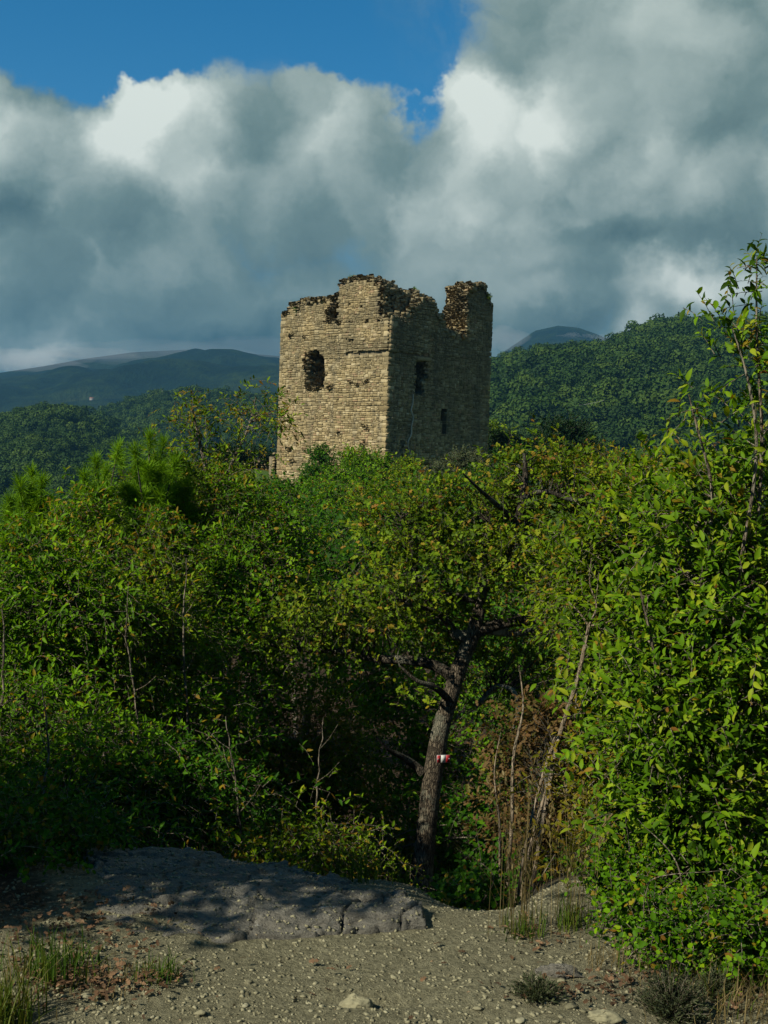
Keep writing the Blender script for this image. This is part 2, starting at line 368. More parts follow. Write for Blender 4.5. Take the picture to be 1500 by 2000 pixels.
def _ground(k):
    sx = k.node('ShaderNodeSeparateXYZ'); k.l.new(k.pos, sx.inputs[0])
    n1 = k.noise(k.pos, 1.6, 6, .6); n2 = k.noise(k.pos, 38, 7, .7); n3 = k.noise(k.pos, 160, 4, .7)
    grav = k.ramp(n2, [(.25, (.092, .086, .050)), (.45, (.205, .192, .116)), (.62, (.295, .276, .172)), (.8, (.40, .375, .25))])
    grav = k.mix(.5, grav, k.mix(1.0, grav, k.ramp(n3, [(.32, (.45, .45, .43)), (.68, (1.5, 1.5, 1.45))]), 'MULTIPLY'))
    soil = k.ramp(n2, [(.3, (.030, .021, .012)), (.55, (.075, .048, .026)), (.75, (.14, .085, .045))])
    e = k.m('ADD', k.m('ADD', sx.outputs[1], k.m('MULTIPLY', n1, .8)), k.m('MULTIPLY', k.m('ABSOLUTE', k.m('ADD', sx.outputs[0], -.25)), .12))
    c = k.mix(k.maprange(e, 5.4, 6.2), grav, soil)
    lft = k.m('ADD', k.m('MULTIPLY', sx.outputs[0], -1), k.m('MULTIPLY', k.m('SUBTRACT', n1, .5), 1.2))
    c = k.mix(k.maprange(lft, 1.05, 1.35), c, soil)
    gr = k.ramp(n1, [(.3, (.040, .085, .010)), (.7, (.075, .125, .016))])
    c = k.mix(k.maprange(sx.outputs[1], 50, 62), c, gr)
    fo = k.ramp(k.noise(k.pos, .02, 5), [(.3, (.015, .035, .008)), (.7, (.035, .06, .012))])
    c = k.mix(k.maprange(sx.outputs[1], 112, 150), c, fo)
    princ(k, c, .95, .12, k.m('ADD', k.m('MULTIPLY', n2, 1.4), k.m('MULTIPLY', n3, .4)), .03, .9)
mat('ground', _ground)
def _hill(k):
    n = k.noise(k.pos, .02, 6, .65); n2 = k.noise(k.pos, .2, 5, .7)
    c = k.mix(n2, k.ramp(n, [(.3, (.012, .028, .007)), (.7, (.030, .055, .010))]), (.022, .045, .010)); princ(k, c, .95, .05, n2, 3, .8)
mat('hill', _hill)
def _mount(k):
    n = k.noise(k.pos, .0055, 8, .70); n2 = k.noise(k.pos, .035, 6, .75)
    c = k.ramp(n, [(.34, (.006, .017, .007)), (.48, (.008, .021, .008)), (.57, (.021, .040, .010)), (.72, (.045, .060, .014))])  # very dark forest tones, with the cloud shadow put into the colour
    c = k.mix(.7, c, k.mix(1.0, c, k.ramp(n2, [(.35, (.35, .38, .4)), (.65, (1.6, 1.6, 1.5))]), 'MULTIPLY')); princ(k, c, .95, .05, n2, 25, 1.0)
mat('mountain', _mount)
def flat(name, c, rough=.6, spec=.3):
    mat(name, lambda k: princ(k, k.mix(k.maprange(k.noise(k.pos, 70, 4), .35, .7, 0, .35), c, tuple(q*.55 for q in c)), rough, spec))
flat('paint_red', (.36, .012, .016)); flat('paint_white', (.62, .64, .60)); flat('steel', (.45, .46, .47), .4); flat('plaster', (.34, .30, .26)); flat('roof_tile', (.34, .13, .08)); flat('dark_glass', (.03, .035, .04), .2)

build_ground()

# ------------------------------------------------------------------ hills and mountains
def hill(name, label, ridge, foot_y, Yr, Yf, matn, back=1.5, rows=46, cols=120, amp=.05, seed=1, ext=None):
    """ridge: photo pixels along the skyline at depth Yr; the slope comes down to foot_y at depth Yf"""
    rp = np.array(ridge, float); px = np.linspace(rp[0, 0], rp[-1, 0], cols); py = np.interp(px, rp[:, 0], rp[:, 1])
    A = np.array([P(a, b, Yr) for a, b in zip(px, py)]); B = np.array([P(a, foot_y, Yf) for a in px])
    tt = np.linspace(0, 1, rows); G = []
    for u in tt:
        zz = B[:, 2]+(A[:, 2]-B[:, 2])*(u*.75+.25*math.sin(u*math.pi/2)); xy = B[:, :2]+(A[:, :2]-B[:, :2])*u
        hh = (A[:, 2]-B[:, 2]); sc = Yr/9.
        bump = fbm(xy[:, 0]/sc, xy[:, 1]/sc, seed, 4)*hh*amp*4*math.sin(u*math.pi)
        G.append(np.c_[xy, zz+bump])
    for u in (.3, .7, 1.0):
        C = A.copy(); C[:, 1] += (back-1)*Yr*u; C[:, 2] -= (A[:, 2]-B[:, 2])*u**1.3*1.05; G.append(C)
    G = np.array(G); r, c, _ = G.shape
    i = np.arange(r-1)[:, None]*c; j = np.arange(c-1)[None]
    Q = np.stack([i+j, i+j+1, i+c+j+1, i+c+j], -1).reshape(-1, 4)
    o = tag(mesh(name, G.reshape(-1, 3), Q, M[matn], smooth=True), label, kind='structure')
    return o, G[:rows]
_, HR = hill('forested_hill', 'green wooded hill rising behind the tower towards the picture edge', [(820, 790), (955, 740), (1050, 716), (1130, 706), (1200, 702), (1250, 684), (1300, 668), (1350, 664), (1430, 664), (1520, 658), (1700, 640), (2000, 630), (2500, 660)], 1010, 860, 430, 'hill', seed=4)
_, HL1 = hill('forested_hill', 'dark wooded knoll below the far mountain beside the pines', [(-700, 900), (-200, 850), (0, 842), (60, 826), (110, 822), (170, 838), (230, 870), (330, 905), (460, 960), (700, 1010)], 1080, 780, 420, 'hill', seed=8)
_, HL2 = hill('forested_hill', 'wooded ridge with a thin mast running behind the tower', [(-500, 940), (0, 900), (120, 868), (200, 825), (260, 800), (330, 788), (420, 780), (500, 786), (600, 800), (760, 800), (960, 800), (1200, 860)], 1030, 1150, 700, 'hill', seed=11)
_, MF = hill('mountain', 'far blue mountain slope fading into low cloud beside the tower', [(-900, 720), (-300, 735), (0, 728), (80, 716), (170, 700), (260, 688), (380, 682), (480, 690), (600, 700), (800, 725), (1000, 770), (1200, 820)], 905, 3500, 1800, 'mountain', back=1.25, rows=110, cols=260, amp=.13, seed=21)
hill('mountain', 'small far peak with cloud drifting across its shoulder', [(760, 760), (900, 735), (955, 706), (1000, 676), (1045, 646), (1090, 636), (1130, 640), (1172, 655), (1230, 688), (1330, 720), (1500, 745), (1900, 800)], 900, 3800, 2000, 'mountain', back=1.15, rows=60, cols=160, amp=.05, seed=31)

# far woods: one mass on each hill, crowns instanced on its points
src = bpy.data.collections.new('crown_kinds')
def crown_kind(seed, conifer=False):
    r = np.random.default_rng(seed); parts = []
    for k in range(11):
        c = np.array([r.normal(0, .26), r.normal(0, .26), .52+r.uniform(-.22, .30)]); rad = r.uniform(.22, .36)
        n = 120; v = norm(r.normal(size=(n, 3))); v[:, 2] = np.where(v[:, 2] < -.4, -v[:, 2], v[:, 2])
        p = c+v*rad*r.uniform(.8, 1.1, (n, 1)); nn = norm(v+r.normal(0, .35, (n, 3)))
        d = norm(np.cross(nn, r.normal(size=(n, 3))))
        parts.append(put_leaves(p-d*.04, d, nn, r.uniform(.07, .12, n), np.clip(r.normal(.5, .22, n), 0, 1), OVAL))
    tv, tq = tubes(np.array([[[0, 0, -.6], [0, 0, 0], [.02, 0, .55]]]), np.array([[.05, .045, .03]]), 5)
    parts.append((tv, tq, np.full(len(tv), .1)))
    V, Q, Tn = cat_geo(parts); o = mesh('broad_crown', V, Q, M['crown_far'], Tn)
    COL.objects.unlink(o); src.objects.link(o)
for s_ in range(5): crown_kind(100+s_)
def wood(name, label, G, n, h, seed, tmin=.0):
    r = np.random.default_rng(seed); R, C, _ = G.shape
    u = np.sqrt(r.uniform(tmin**2, 1.0, n))*(R-1.001); v = r.uniform(0, C-1.001, n); i = u.astype(int); j = v.astype(int); fu = (u-i)[:, None]; fv = (v-j)[:, None]
    p = (G[i, j]*(1-fu)+G[i+1, j]*fu)*(1-fv)+(G[i, j+1]*(1-fu)+G[i+1, j+1]*fu)*fv
    sc = h*(.5+.9*r.random(n)**1.3)*(1+.35*fbm(p[:, 0]/60, p[:, 1]/60, seed, 2))
    me = bpy.data.meshes.new(name); me.vertices.add(n); me.vertices.foreach_set('co', p.astype(np.float32).ravel())
    a = me.attributes.new('size', 'FLOAT', 'POINT'); a.data.foreach_set('value', sc.astype(np.float32))
    o = bpy.data.objects.new(name, me); COL.objects.link(o); tag(o, label, kind='stuff')
    g = bpy.data.node_groups.new('scatter_'+name, 'GeometryNodeTree'); g.is_modifier = True
    g.interface.new_socket(name='Geometry', in_out='INPUT', socket_type='NodeSocketGeometry'); g.interface.new_socket(name='Geometry', in_out='OUTPUT', socket_type='NodeSocketGeometry')
    gi = g.nodes.new('NodeGroupInput'); go = g.nodes.new('NodeGroupOutput'); ip = g.nodes.new('GeometryNodeInstanceOnPoints'); ci = g.nodes.new('GeometryNodeCollectionInfo')
    mp = g.nodes.new('GeometryNodeMeshToPoints'); na = g.nodes.new('GeometryNodeInputNamedAttribute'); rv = g.nodes.new('FunctionNodeRandomValue')
    rv.data_type = 'FLOAT_VECTOR'; rv.inputs[0].default_value = (-.08, -.08, 0); rv.inputs[1].default_value = (.08, .08, 6.28)
    na.data_type = 'FLOAT'; na.inputs[0].default_value = 'size'; ci.inputs[0].default_value = src; ci.inputs[1].default_value = True; ci.inputs[2].default_value = True
    ip.inputs['Pick Instance'].default_value = True
    L = g.links.new; L(gi.outputs[0], mp.inputs[0]); L(mp.outputs[0], ip.inputs['Points']); L(ci.outputs[0], ip.inputs['Instance'])
    L(rv.outputs[0], ip.inputs['Rotation']); L(na.outputs[0], ip.inputs['Scale']); L(ip.outputs[0], go.inputs[0])
    o.modifiers.new('scatter', 'NODES').node_group = g
    return p
WR = wood('wood', 'dense green wood covering the hill behind the tower', HR, 6500, 12.0, 1)
wood('wood', 'dark wood on the knoll below the far mountain', HL1, 5000, 8.5, 2)
wood('wood', 'dark wood along the ridge with the thin mast', HL2, 6000, 9.5, 3)

def conifer(px, py, Y, h, label):
    p = P(px, py, Y); base = p-np.array([0, 0, h]); r = np.random.default_rng(int(px)); o = thing('spruce_tree', base, label, 'tree', 'spruces on the skyline of the hill')
    v, q = tubes(np.array([[base-[0, 0, 3], base+[0, 0, h*.5], p]]), np.array([[.3, .2, .03]]), 6); mesh('trunk', v, q, M['bark_grey'], parent=o, loc=base)
    n = 260; u = r.uniform(.06, 1, n)**.8; a = r.uniform(0, 6.28, n); rad = (1-u)*h*.24*r.uniform(.45, 1.1, n)+.15
    pt = base+np.c_[np.cos(a)*rad*.35, np.sin(a)*rad*.35, u*h]; d = np.c_[np.cos(a), np.sin(a), -.35+0*a]
    V, Q, Tn = put_leaves(pt, d, np.c_[0*a, 0*a, 1+0*a]+r.normal(0, .4, (n, 3)), rad*.9+.4, r.uniform(0, .6, n), OVAL)
    mesh('crown', V, Q, M['leaf_dark'], Tn, parent=o, loc=base)
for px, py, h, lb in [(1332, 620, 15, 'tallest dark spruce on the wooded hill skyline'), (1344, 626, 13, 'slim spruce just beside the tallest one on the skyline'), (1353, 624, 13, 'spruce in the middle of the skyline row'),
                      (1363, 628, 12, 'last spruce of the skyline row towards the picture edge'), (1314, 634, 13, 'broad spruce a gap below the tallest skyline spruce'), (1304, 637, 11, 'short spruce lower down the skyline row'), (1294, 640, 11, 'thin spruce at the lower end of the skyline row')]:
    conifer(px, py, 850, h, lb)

# mast, cable, two far farmhouses
b = P(317, 786, 1140); tp = P(317, 762, 1140)
mo = thing('radio_mast', b-np.array([0, 0, 8]), 'thin pale radio mast standing on the wooded ridge', 'mast')
v, q = tubes(np.array([[b-np.array([0, 0, 8]), b, tp]]), np.array([[.45, .4, .28]]), 6); mesh('pole', v, q, M['steel'], parent=mo, loc=b-np.array([0, 0, 8]))
v, q = tubes(np.array([[tp+[-1.0, 0, -1.6], tp+[0, 0, -1.6], tp+[1.0, 0, -1.6]]]), np.full((1, 3), .14), 5); mesh('crossbar', v, q, M['steel'], parent=mo, loc=b-np.array([0, 0, 8]))
def box_geo(c, s):
    c = np.asarray(c, float); s = np.asarray(s, float)/2
    v = c+np.array([[i, j, k] for i in (-1, 1) for j in (-1, 1) for k in (-1, 1)])*s
    return v, np.array([[0, 1, 3, 2], [4, 6, 7, 5], [0, 4, 5, 1], [2, 3, 7, 6], [0, 2, 6, 4], [1, 5, 7, 3]])
def farmhouse(px, py, label, w=16, sc=.45):
    # stand the house on the mountain slope along this pixel's ray
    g = MF.reshape(-1, 3); gx, gy, gd = proj(g); k = np.argmin((gx-px)**2+(gy-py)**2); p = g[k]; o = thing('farmhouse', p, label, 'house'); o.scale = (sc, sc, sc)
    v, q = box_geo((0, 0, 2), (w, 9, 12)); mesh('wall', v, q, M['plaster'], parent=o)
    R = np.array([[-w/2-.6, -5.3, 7.8], [w/2+.6, -5.3, 7.8], [w/2+.6, 5.3, 7.8], [-w/2-.6, 5.3, 7.8], [-w/2-.6, 0, 11], [w/2+.6, 0, 11]])
    mesh('roof', R, [[0, 1, 5, 4], [2, 3, 4, 5], [3, 2, 1, 0]], M['roof_tile'], parent=o, T=[[0, 4, 3], [1, 2, 5]])
    for dx in (-4, 0, 4):
        v, q = box_geo((dx, -4.55, 5), (1.3, .2, 1.8)); mesh('window', v, q, M['dark_glass'], parent=o)
farmhouse(180, 780, 'tiny pale farmhouse on the far mountain slope above the dark knoll'); farmhouse(452, 777, 'tiny pale house low on the far mountain just above the wooded ridge', 12)
ca, cb = P(930, 768, 620), P(1180, 782, 560); u = np.linspace(0, 1, 24)[:, None]; cc = ca+(cb-ca)*u; cc[:, 2] -= 5*(1-(2*u[:, 0]-1)**2)
v, q = tubes(cc[None], np.full((1, 24), .045), 5); tag(mesh('power_cable', v, q, M['steel']), 'thin power cable strung across the front of the wooded hill', 'cable')

# ------------------------------------------------------------------ the tower
TH = math.radians(43.5); SIDE = 10.6; WT = 2.1; D0 = 80.0; ZB = -2.4
dU = np.array([-math.cos(TH), math.sin(TH), 0]); dW = np.array([math.sin(TH), math.cos(TH), 0]); UPV = np.array([0, 0, 1.])
C0 = P(757, 750, D0); C0[2] = 0.0
def loc2w(u, w, z): return C0+np.multiply.outer(u, dU)+np.multiply.outer(w, dW)+np.multiply.outer(z, UPV)
def on_plane(px, py, nrm, p0):
    d = ray(px, py); o = np.array([0, 0, CAMZ]); k = np.dot(p0-o, nrm)/np.dot(d, nrm); return o+d*k
def onL(px, py, off=0.):
    q = on_plane(px, py, dW, C0+dW*off); return np.dot(q-C0, dU), q[2]
def onR(px, py, off=0.):
    q = on_plane(px, py, dU, C0+dU*off); return np.dot(q-C0, dW), q[2]
def prof(f, pts, off=0.):
    a = np.array([f(x, y, off) for x, y in pts]); k = np.argsort(a[:, 0]); return a[k, 0], a[k, 1]
pL = prof(onL, [(540, 620), (545, 617), (560, 613), (566, 600), (585, 592), (600, 590), (640, 586), (658, 583), (662, 576), (664, 557), (675, 550), (690, 547), (720, 549), (735, 550), (742, 556), (752, 560)])
pRo = prof(onR, [(757, 622), (762, 622), (785, 620), (800, 612), (812, 599), (818, 588), (830, 586), (845, 592), (850, 606), (858, 622), (868, 642), (876, 655), (911, 656), (915.5, 566), (925, 562), (940, 562), (950, 572), (957, 590), (962, 600)])
pRi = prof(onR, [(735, 552), (741, 553), (760, 565), (775, 571), (790, 575), (815, 579), (845, 592), (850, 606), (858, 622), (868, 642), (876, 655), (893, 656), (898, 563), (940, 561), (960, 566)], .9)
gR = np.random.default_rng(3)
NV = .2; NU = int(SIDE/NV); NZ = int((13.6-ZB)/NV)
colj = gR.normal(0, .10, (NU, NU))
HOLES_L = [  # photo polygons on the lit face
    [(596, 695), (603, 688), (610, 682), (618, 680), (628, 690), (635, 700), (635, 730), (630, 764), (610, 764), (598, 756), (599, 730)],
    [(636, 629), (636, 612), (645, 600), (652, 592), (661, 588), (661, 629)]]
HOLES_R = [[(814, 705), (834, 705), (833, 735), (826, 772), (810, 772), (811, 730)], [(863, 800), (868, 794), (874, 798), (873, 848), (863, 848)], [(784, 860), (788, 860), (787, 905), (783, 905)], [(826, 905), (842, 905), (842, 918), (826, 918)]]
SLITS_L = [[(709, 858), (712.5, 858), (712.5, 886), (709, 886)]]
def px_sq(x, y, a=2.6, b=2.6): return [(x-a, y-b), (x+a, y-b), (x+a, y+b), (x-a, y+b)]
PUT = [(570, 655), (596, 658), (687, 631), (686, 595), (707, 598), (686, 665), (648, 752), (687, 748), (698, 752), (717, 744), (739, 748), (566, 757), (566, 877), (596, 878), (642, 879), (663, 845), (687, 640), (720, 628), (716, 835), (663, 628)]
HOLES_L += SLITS_L+[px_sq(*p) for p in PUT]+[px_sq(573, 901, 4.5, 4)]
def inpoly(poly, x, z):
    r = np.zeros(np.shape(x), bool); n = len(poly)
    for i in range(n):
        x1, z1 = poly[i]; x2, z2 = poly[(i+1) % n]
        c = ((z1 > z) != (z2 > z)) & (x < (x2-x1)*(z-z1)/((z2-z1) if z2 != z1 else 1e-9)+x1); r ^= c
    return r
PLh = [[onL(*p) for p in h] for h in HOLES_L]; PRh = [[onR(*p) for p in h] for h in HOLES_R]
def solid(u, w, z, jit=0.):
    """is masonry at tower-local (u,w,z)?"""
    u, w, z = np.broadcast_arrays(np.asarray(u, float), np.asarray(w, float), np.asarray(z, float))
    inb = (u >= 0) & (w >= 0) & (u <= SIDE) & (w <= SIDE)
    wall = (u < WT) | (w < WT) | (u > SIDE-WT) | (w > SIDE-WT)
    TL = np.interp(u, *pL)-.5*np.clip(w-1.2, 0, 1); TRo = np.interp(w, *pRo); TRi = np.interp(w, *pRi)
    TR = np.where(u < .9, TRo, TRi)
    T = np.full(u.shape, 8.6)+1.2*np.sin(u*1.3+w*.9)
    T = np.where(u < WT, TR, T); T = np.where((w < WT) & (u >= WT), TL, T)
    T = np.where((w < WT) & (u < WT), np.where(u < .9, TRo, np.minimum(TL, TRi+.3)), T)
    ok = inb & wall & (z < T+jit)
    dl = np.zeros(u.shape, bool); dr = np.zeros(u.shape, bool)
    for i, h in enumerate(PLh):
        dep = (WT+1, 1.3)[i] if i < 2 else .7
        dl |= inpoly(h, u, z) & (w < dep)
    for i, h in enumerate(PRh): dr |= inpoly(h, w, z) & (u < (1.4, .6, .5, .5)[i])
    return ok & ~dl & ~dr
tower = thing('stone_tower', loc2w(0., 0., ZB), 'ruined square stone tower with broken crown standing on the hilltop', 'tower')
TB = np.array(tower.location)
def build_tower():
    r = np.random.default_rng(12)
    cu = (np.arange(NU)+.5)*NV; cz = ZB+(np.arange(NZ)+.5)*NV
    Uc, Wc, Zc = np.meshgrid(cu, cu, cz, indexing='ij')
    occ = solid(Uc, Wc, Zc, colj[:, :, None]) & (Uc > .05) & (Wc > .05)
    pad = np.pad(occ, 1)
    Vv = []; Qq = []; exposed = []
    def vid(i, j, k): return (i*(NU+1)+j)*(NZ+1)+k
    for ax in range(3):
        for sg in (-1, 1):
            nb = np.roll(pad, -sg, ax)[1:-1, 1:-1, 1:-1]; i, j, k = np.nonzero(occ & ~nb)
            o = [0, 0, 0]; o[ax] = 1 if sg > 0 else 0; a, b_ = [x for x in range(3) if x != ax]
            qs = []
            for da, db in ((0, 0), (1, 0), (1, 1), (0, 1)):
                oo = list(o); oo[a] = da; oo[b_] = db; qs.append(vid(i+oo[0], j+oo[1], k+oo[2]))
            Qq.append(np.stack(qs, -1)); nn = np.zeros(3); nn[ax] = sg
            exposed.append(np.c_[cu[i]+nn[0]*NV/2, cu[j]+nn[1]*NV/2, cz[k]+nn[2]*NV/2, np.tile(nn, (len(i), 1))])
    Q = np.concatenate(Qq); us, inv = np.unique(Q, return_inverse=True); Q = inv.reshape(-1, 4)
    gi = us//((NU+1)*(NZ+1)); gj = us//(NZ+1) % (NU+1); gk = us % (NZ+1)
    jt = r.normal(0, .035, (len(us), 3)); g = np.c_[gi*NV, gj*NV, ZB+gk*NV]
    edge = (gi == 0) | (gj == 0); jt[edge, :2] = 0; g = g+jt; g[gi == 0, 0] += .05; g[gj == 0, 1] += .05
    mesh('wall_core', loc2w(g[:, 0], g[:, 1], g[:, 2]), Q, M['mortar'], parent=tower, loc=TB)
    ex = np.concatenate(exposed)
    # dressed and rough stones, course by course, on the two faces in view; then rubble on every broken surface
    bv = np.array([[-1, -1, -1], [1, -1, -1], [1, -1, 1], [-1, -1, 1], [-1, .84, -1], [1, .84, -1], [1, .84, 1], [-1, .84, 1], [-.92, 1, -.84], [.92, 1, -.84], [.92, 1, .84], [-.92, 1, .84]], float)*.5
    bq = np.array([[4, 5, 1, 0], [5, 6, 2, 1], [6, 7, 3, 2], [7, 4, 0, 3], [8, 9, 5, 4], [9, 10, 6, 5], [10, 11, 7, 6], [11, 8, 4, 7], [8, 11, 10, 9]], np.int32)
    var = []
    for k in range(10):
        v = bv+r.normal(0, .035, bv.shape); v[:4] = bv[:4]
        me_o = mesh('stone', v, bq, M['stone'], np.full(12, .05+.09*k)); COL.objects.unlink(me_o); var.append(me_o.data)
    rows = []   # centre(3), half axes: along, out, up, tone, weight
    zLedge = onL(710, 687)[1]
    for face in (0, 1):
        along, out = (dU, -dW) if face == 0 else (dW, -dU)
        z = ZB+.9; ci = 0
        while z < 13.4:
            h = r.uniform(.085, .155) if z > 1.5 else r.uniform(.12, .20)
            a = 0.0; ci += 1; first = True; h = r.uniform(.22, .36)
            while a < SIDE:
                L = .15+.33*r.random()**1.4
                quoin = first or a+L > SIDE-.25
                if first: L = (.62, .36)[(ci+face) % 2]*r.uniform(.85, 1.15); first = False
                L = min(L, SIDE-a) if SIDE-a-L > .15 else SIDE-a
                q_ = r.random()
                cut = [0, h] if (quoin and q_ < .7) or (q_ < .22 and L < .36) else ([0, h*r.uniform(.32, .68), h] if q_ < .80 else [0, h*r.uniform(.26, .38), h*r.uniform(.6, .74), h])
                wv = .18*float(vnoise(a*.5+face*31, z*.8, 5))
                for z0_, z1_ in zip(cut[:-1], cut[1:]):
                    hh = z1_-z0_
                    for a0_, L_ in ([(a, L)] if hh > .13 or r.random() < .6 else [(a, L*.5), (a+L*.5, L*.5)]):
                        ca_, cz_ = a0_+L_/2, z+(z0_+z1_)/2+wv+r.normal(0, .006)
                        ok = solid(ca_, .12, cz_, .12*r.normal()) if face == 0 else solid(.12, ca_, cz_, .12*r.normal())
                        if face == 0 and ca_ < .9 and cz_ > 10.4: ok = solid(ca_, .12, cz_)
                        if not ok: continue
                        proud = r.normal(.014, .010)
                        if cz_ > zLedge and ca_ < 3.95: proud += .13
                        if abs(cz_-zLedge+.09) < .1 and ca_ < 3.95: proud -= .10
                        dep = .26; cen = C0+along*ca_+UPV*cz_+out*(proud-dep/2)
                        rows.append((cen, along*max(L_-r.uniform(.008, .028), .06), out*dep, UPV*max(hh-r.uniform(.006, .024), .05), r.uniform(0, .93) if r.random() > .06 else .97, L_*hh*(3 if quoin else 1)*(1.5 if face == 0 else .6)))
                a += L
            z += h
    m = (ex[:, 5] > 0) | ((ex[:, 3:6] @ np.array([1., 0, 0]) < -.5) & (ex[:, 0] > .25)) | ((ex[:, 3:6] @ np.array([0, 1., 0]) < -.5) & (ex[:, 1] > .25))
    m &= (ex[:, 2] > 6) | ((ex[:, 2] > .5) & (ex[:, 1] < 2.2))
    m &= (ex[:, 0]+ex[:, 1] < 14.5)
    for e in ex[m]:
        for _ in range(3 if r.random() < .6 else 2):
            nn = e[3:6]; p = e[:3]+r.uniform(-.09, .09, 3)+nn*r.uniform(.0, .06)
            R = norm(r.normal(0, .28, 3)+np.array([1, 0, 0])); 
            ax1 = norm(dU*R[0]+dW*(R[1])+UPV*R[2]*.5); ax3 = norm(np.cross(ax1, dW)+r.normal(0, .2, 3)); ax2 = np.cross(ax3, ax1)
            s = r.uniform(.16, .36); rows.append((C0+dU*p[0]+dW*p[1]+UPV*p[2], ax1*s*1.2, ax2*s*1.1, ax3*s*r.uniform(.45, .75), r.uniform(.35, .93), s*s*.75*(1.3 if p[2] > 9 else .4)))
    wts = np.array([x[5] for x in rows]); order = np.argsort(-wts); solo = set(order[:300].tolist())
    Vs = []; Qs = []; Ts = []; n = 0
    for i, (c, a, o_, u_, tn, w_) in enumerate(rows):
        if i in solo:
            hand = np.dot(np.cross(a, o_), u_) < 0
            mm = Matrix(np.c_[-a if hand else a, o_, u_].tolist()).to_4x4(); mm.translation = Vector((c-TB).tolist())
            so_ = bpy.data.objects.new('stone', var[int(tn*9.99)]); COL.objects.link(so_); so_.parent = tower; so_.matrix_local = mm
        else:
            v = bv+r.normal(0, .03, bv.shape); v[:4] = bv[:4]
            Vs.append(c+v[:, :1]*a+v[:, 1:2]*o_+v[:, 2:]*u_); Qs.append(bq+n); Ts.append(np.full(12, tn)); n += 12
    o = mesh('masonry', np.concatenate(Vs), np.concatenate(Qs), M['stone'], np.concatenate(Ts), parent=tower, loc=TB); o['kind'] = 'stuff'
    # pale repointed crack down the shaded face, lintel over the doorway
    cr = np.array([onR(x, y) for x, y in [(806, 770), (805, 790), (802, 800), (806, 815), (803, 832), (802, 850), (796, 862), (798, 880), (803, 895), (804, 915)]])
    pts = np.array([C0+dW*a+UPV*z-dU*.055 for a, z in cr]); rr = np.full(len(pts), .075)*np.random.default_rng(2).uniform(.6, 1.2, len(pts))
    sp = spline(np.c_[pts, rr], 30); v, q = tubes(sp[None, :, :3], sp[None, :, 3], 6); v2 = v-np.outer((v-C0) @ -dU - .055, -dU)*.6
    mesh('crack_repair', v2, q, M['pale_mortar'], parent=tower, loc=TB)
    a0, z0 = onR(815, 703); a1, _ = onR(836, 703)
    v = C0+np.array([dW*(a0+a1)/2+UPV*(z0+.1)-dU*.04])+bv[:, :1]*dW*(a1-a0+.3)+bv[:, 1:2]*-dU*.3+bv[:, 2:]*UPV*.24
    mesh('lintel', v, bq, M['stone'], np.full(12, .55), parent=tower, loc=TB)
build_tower()

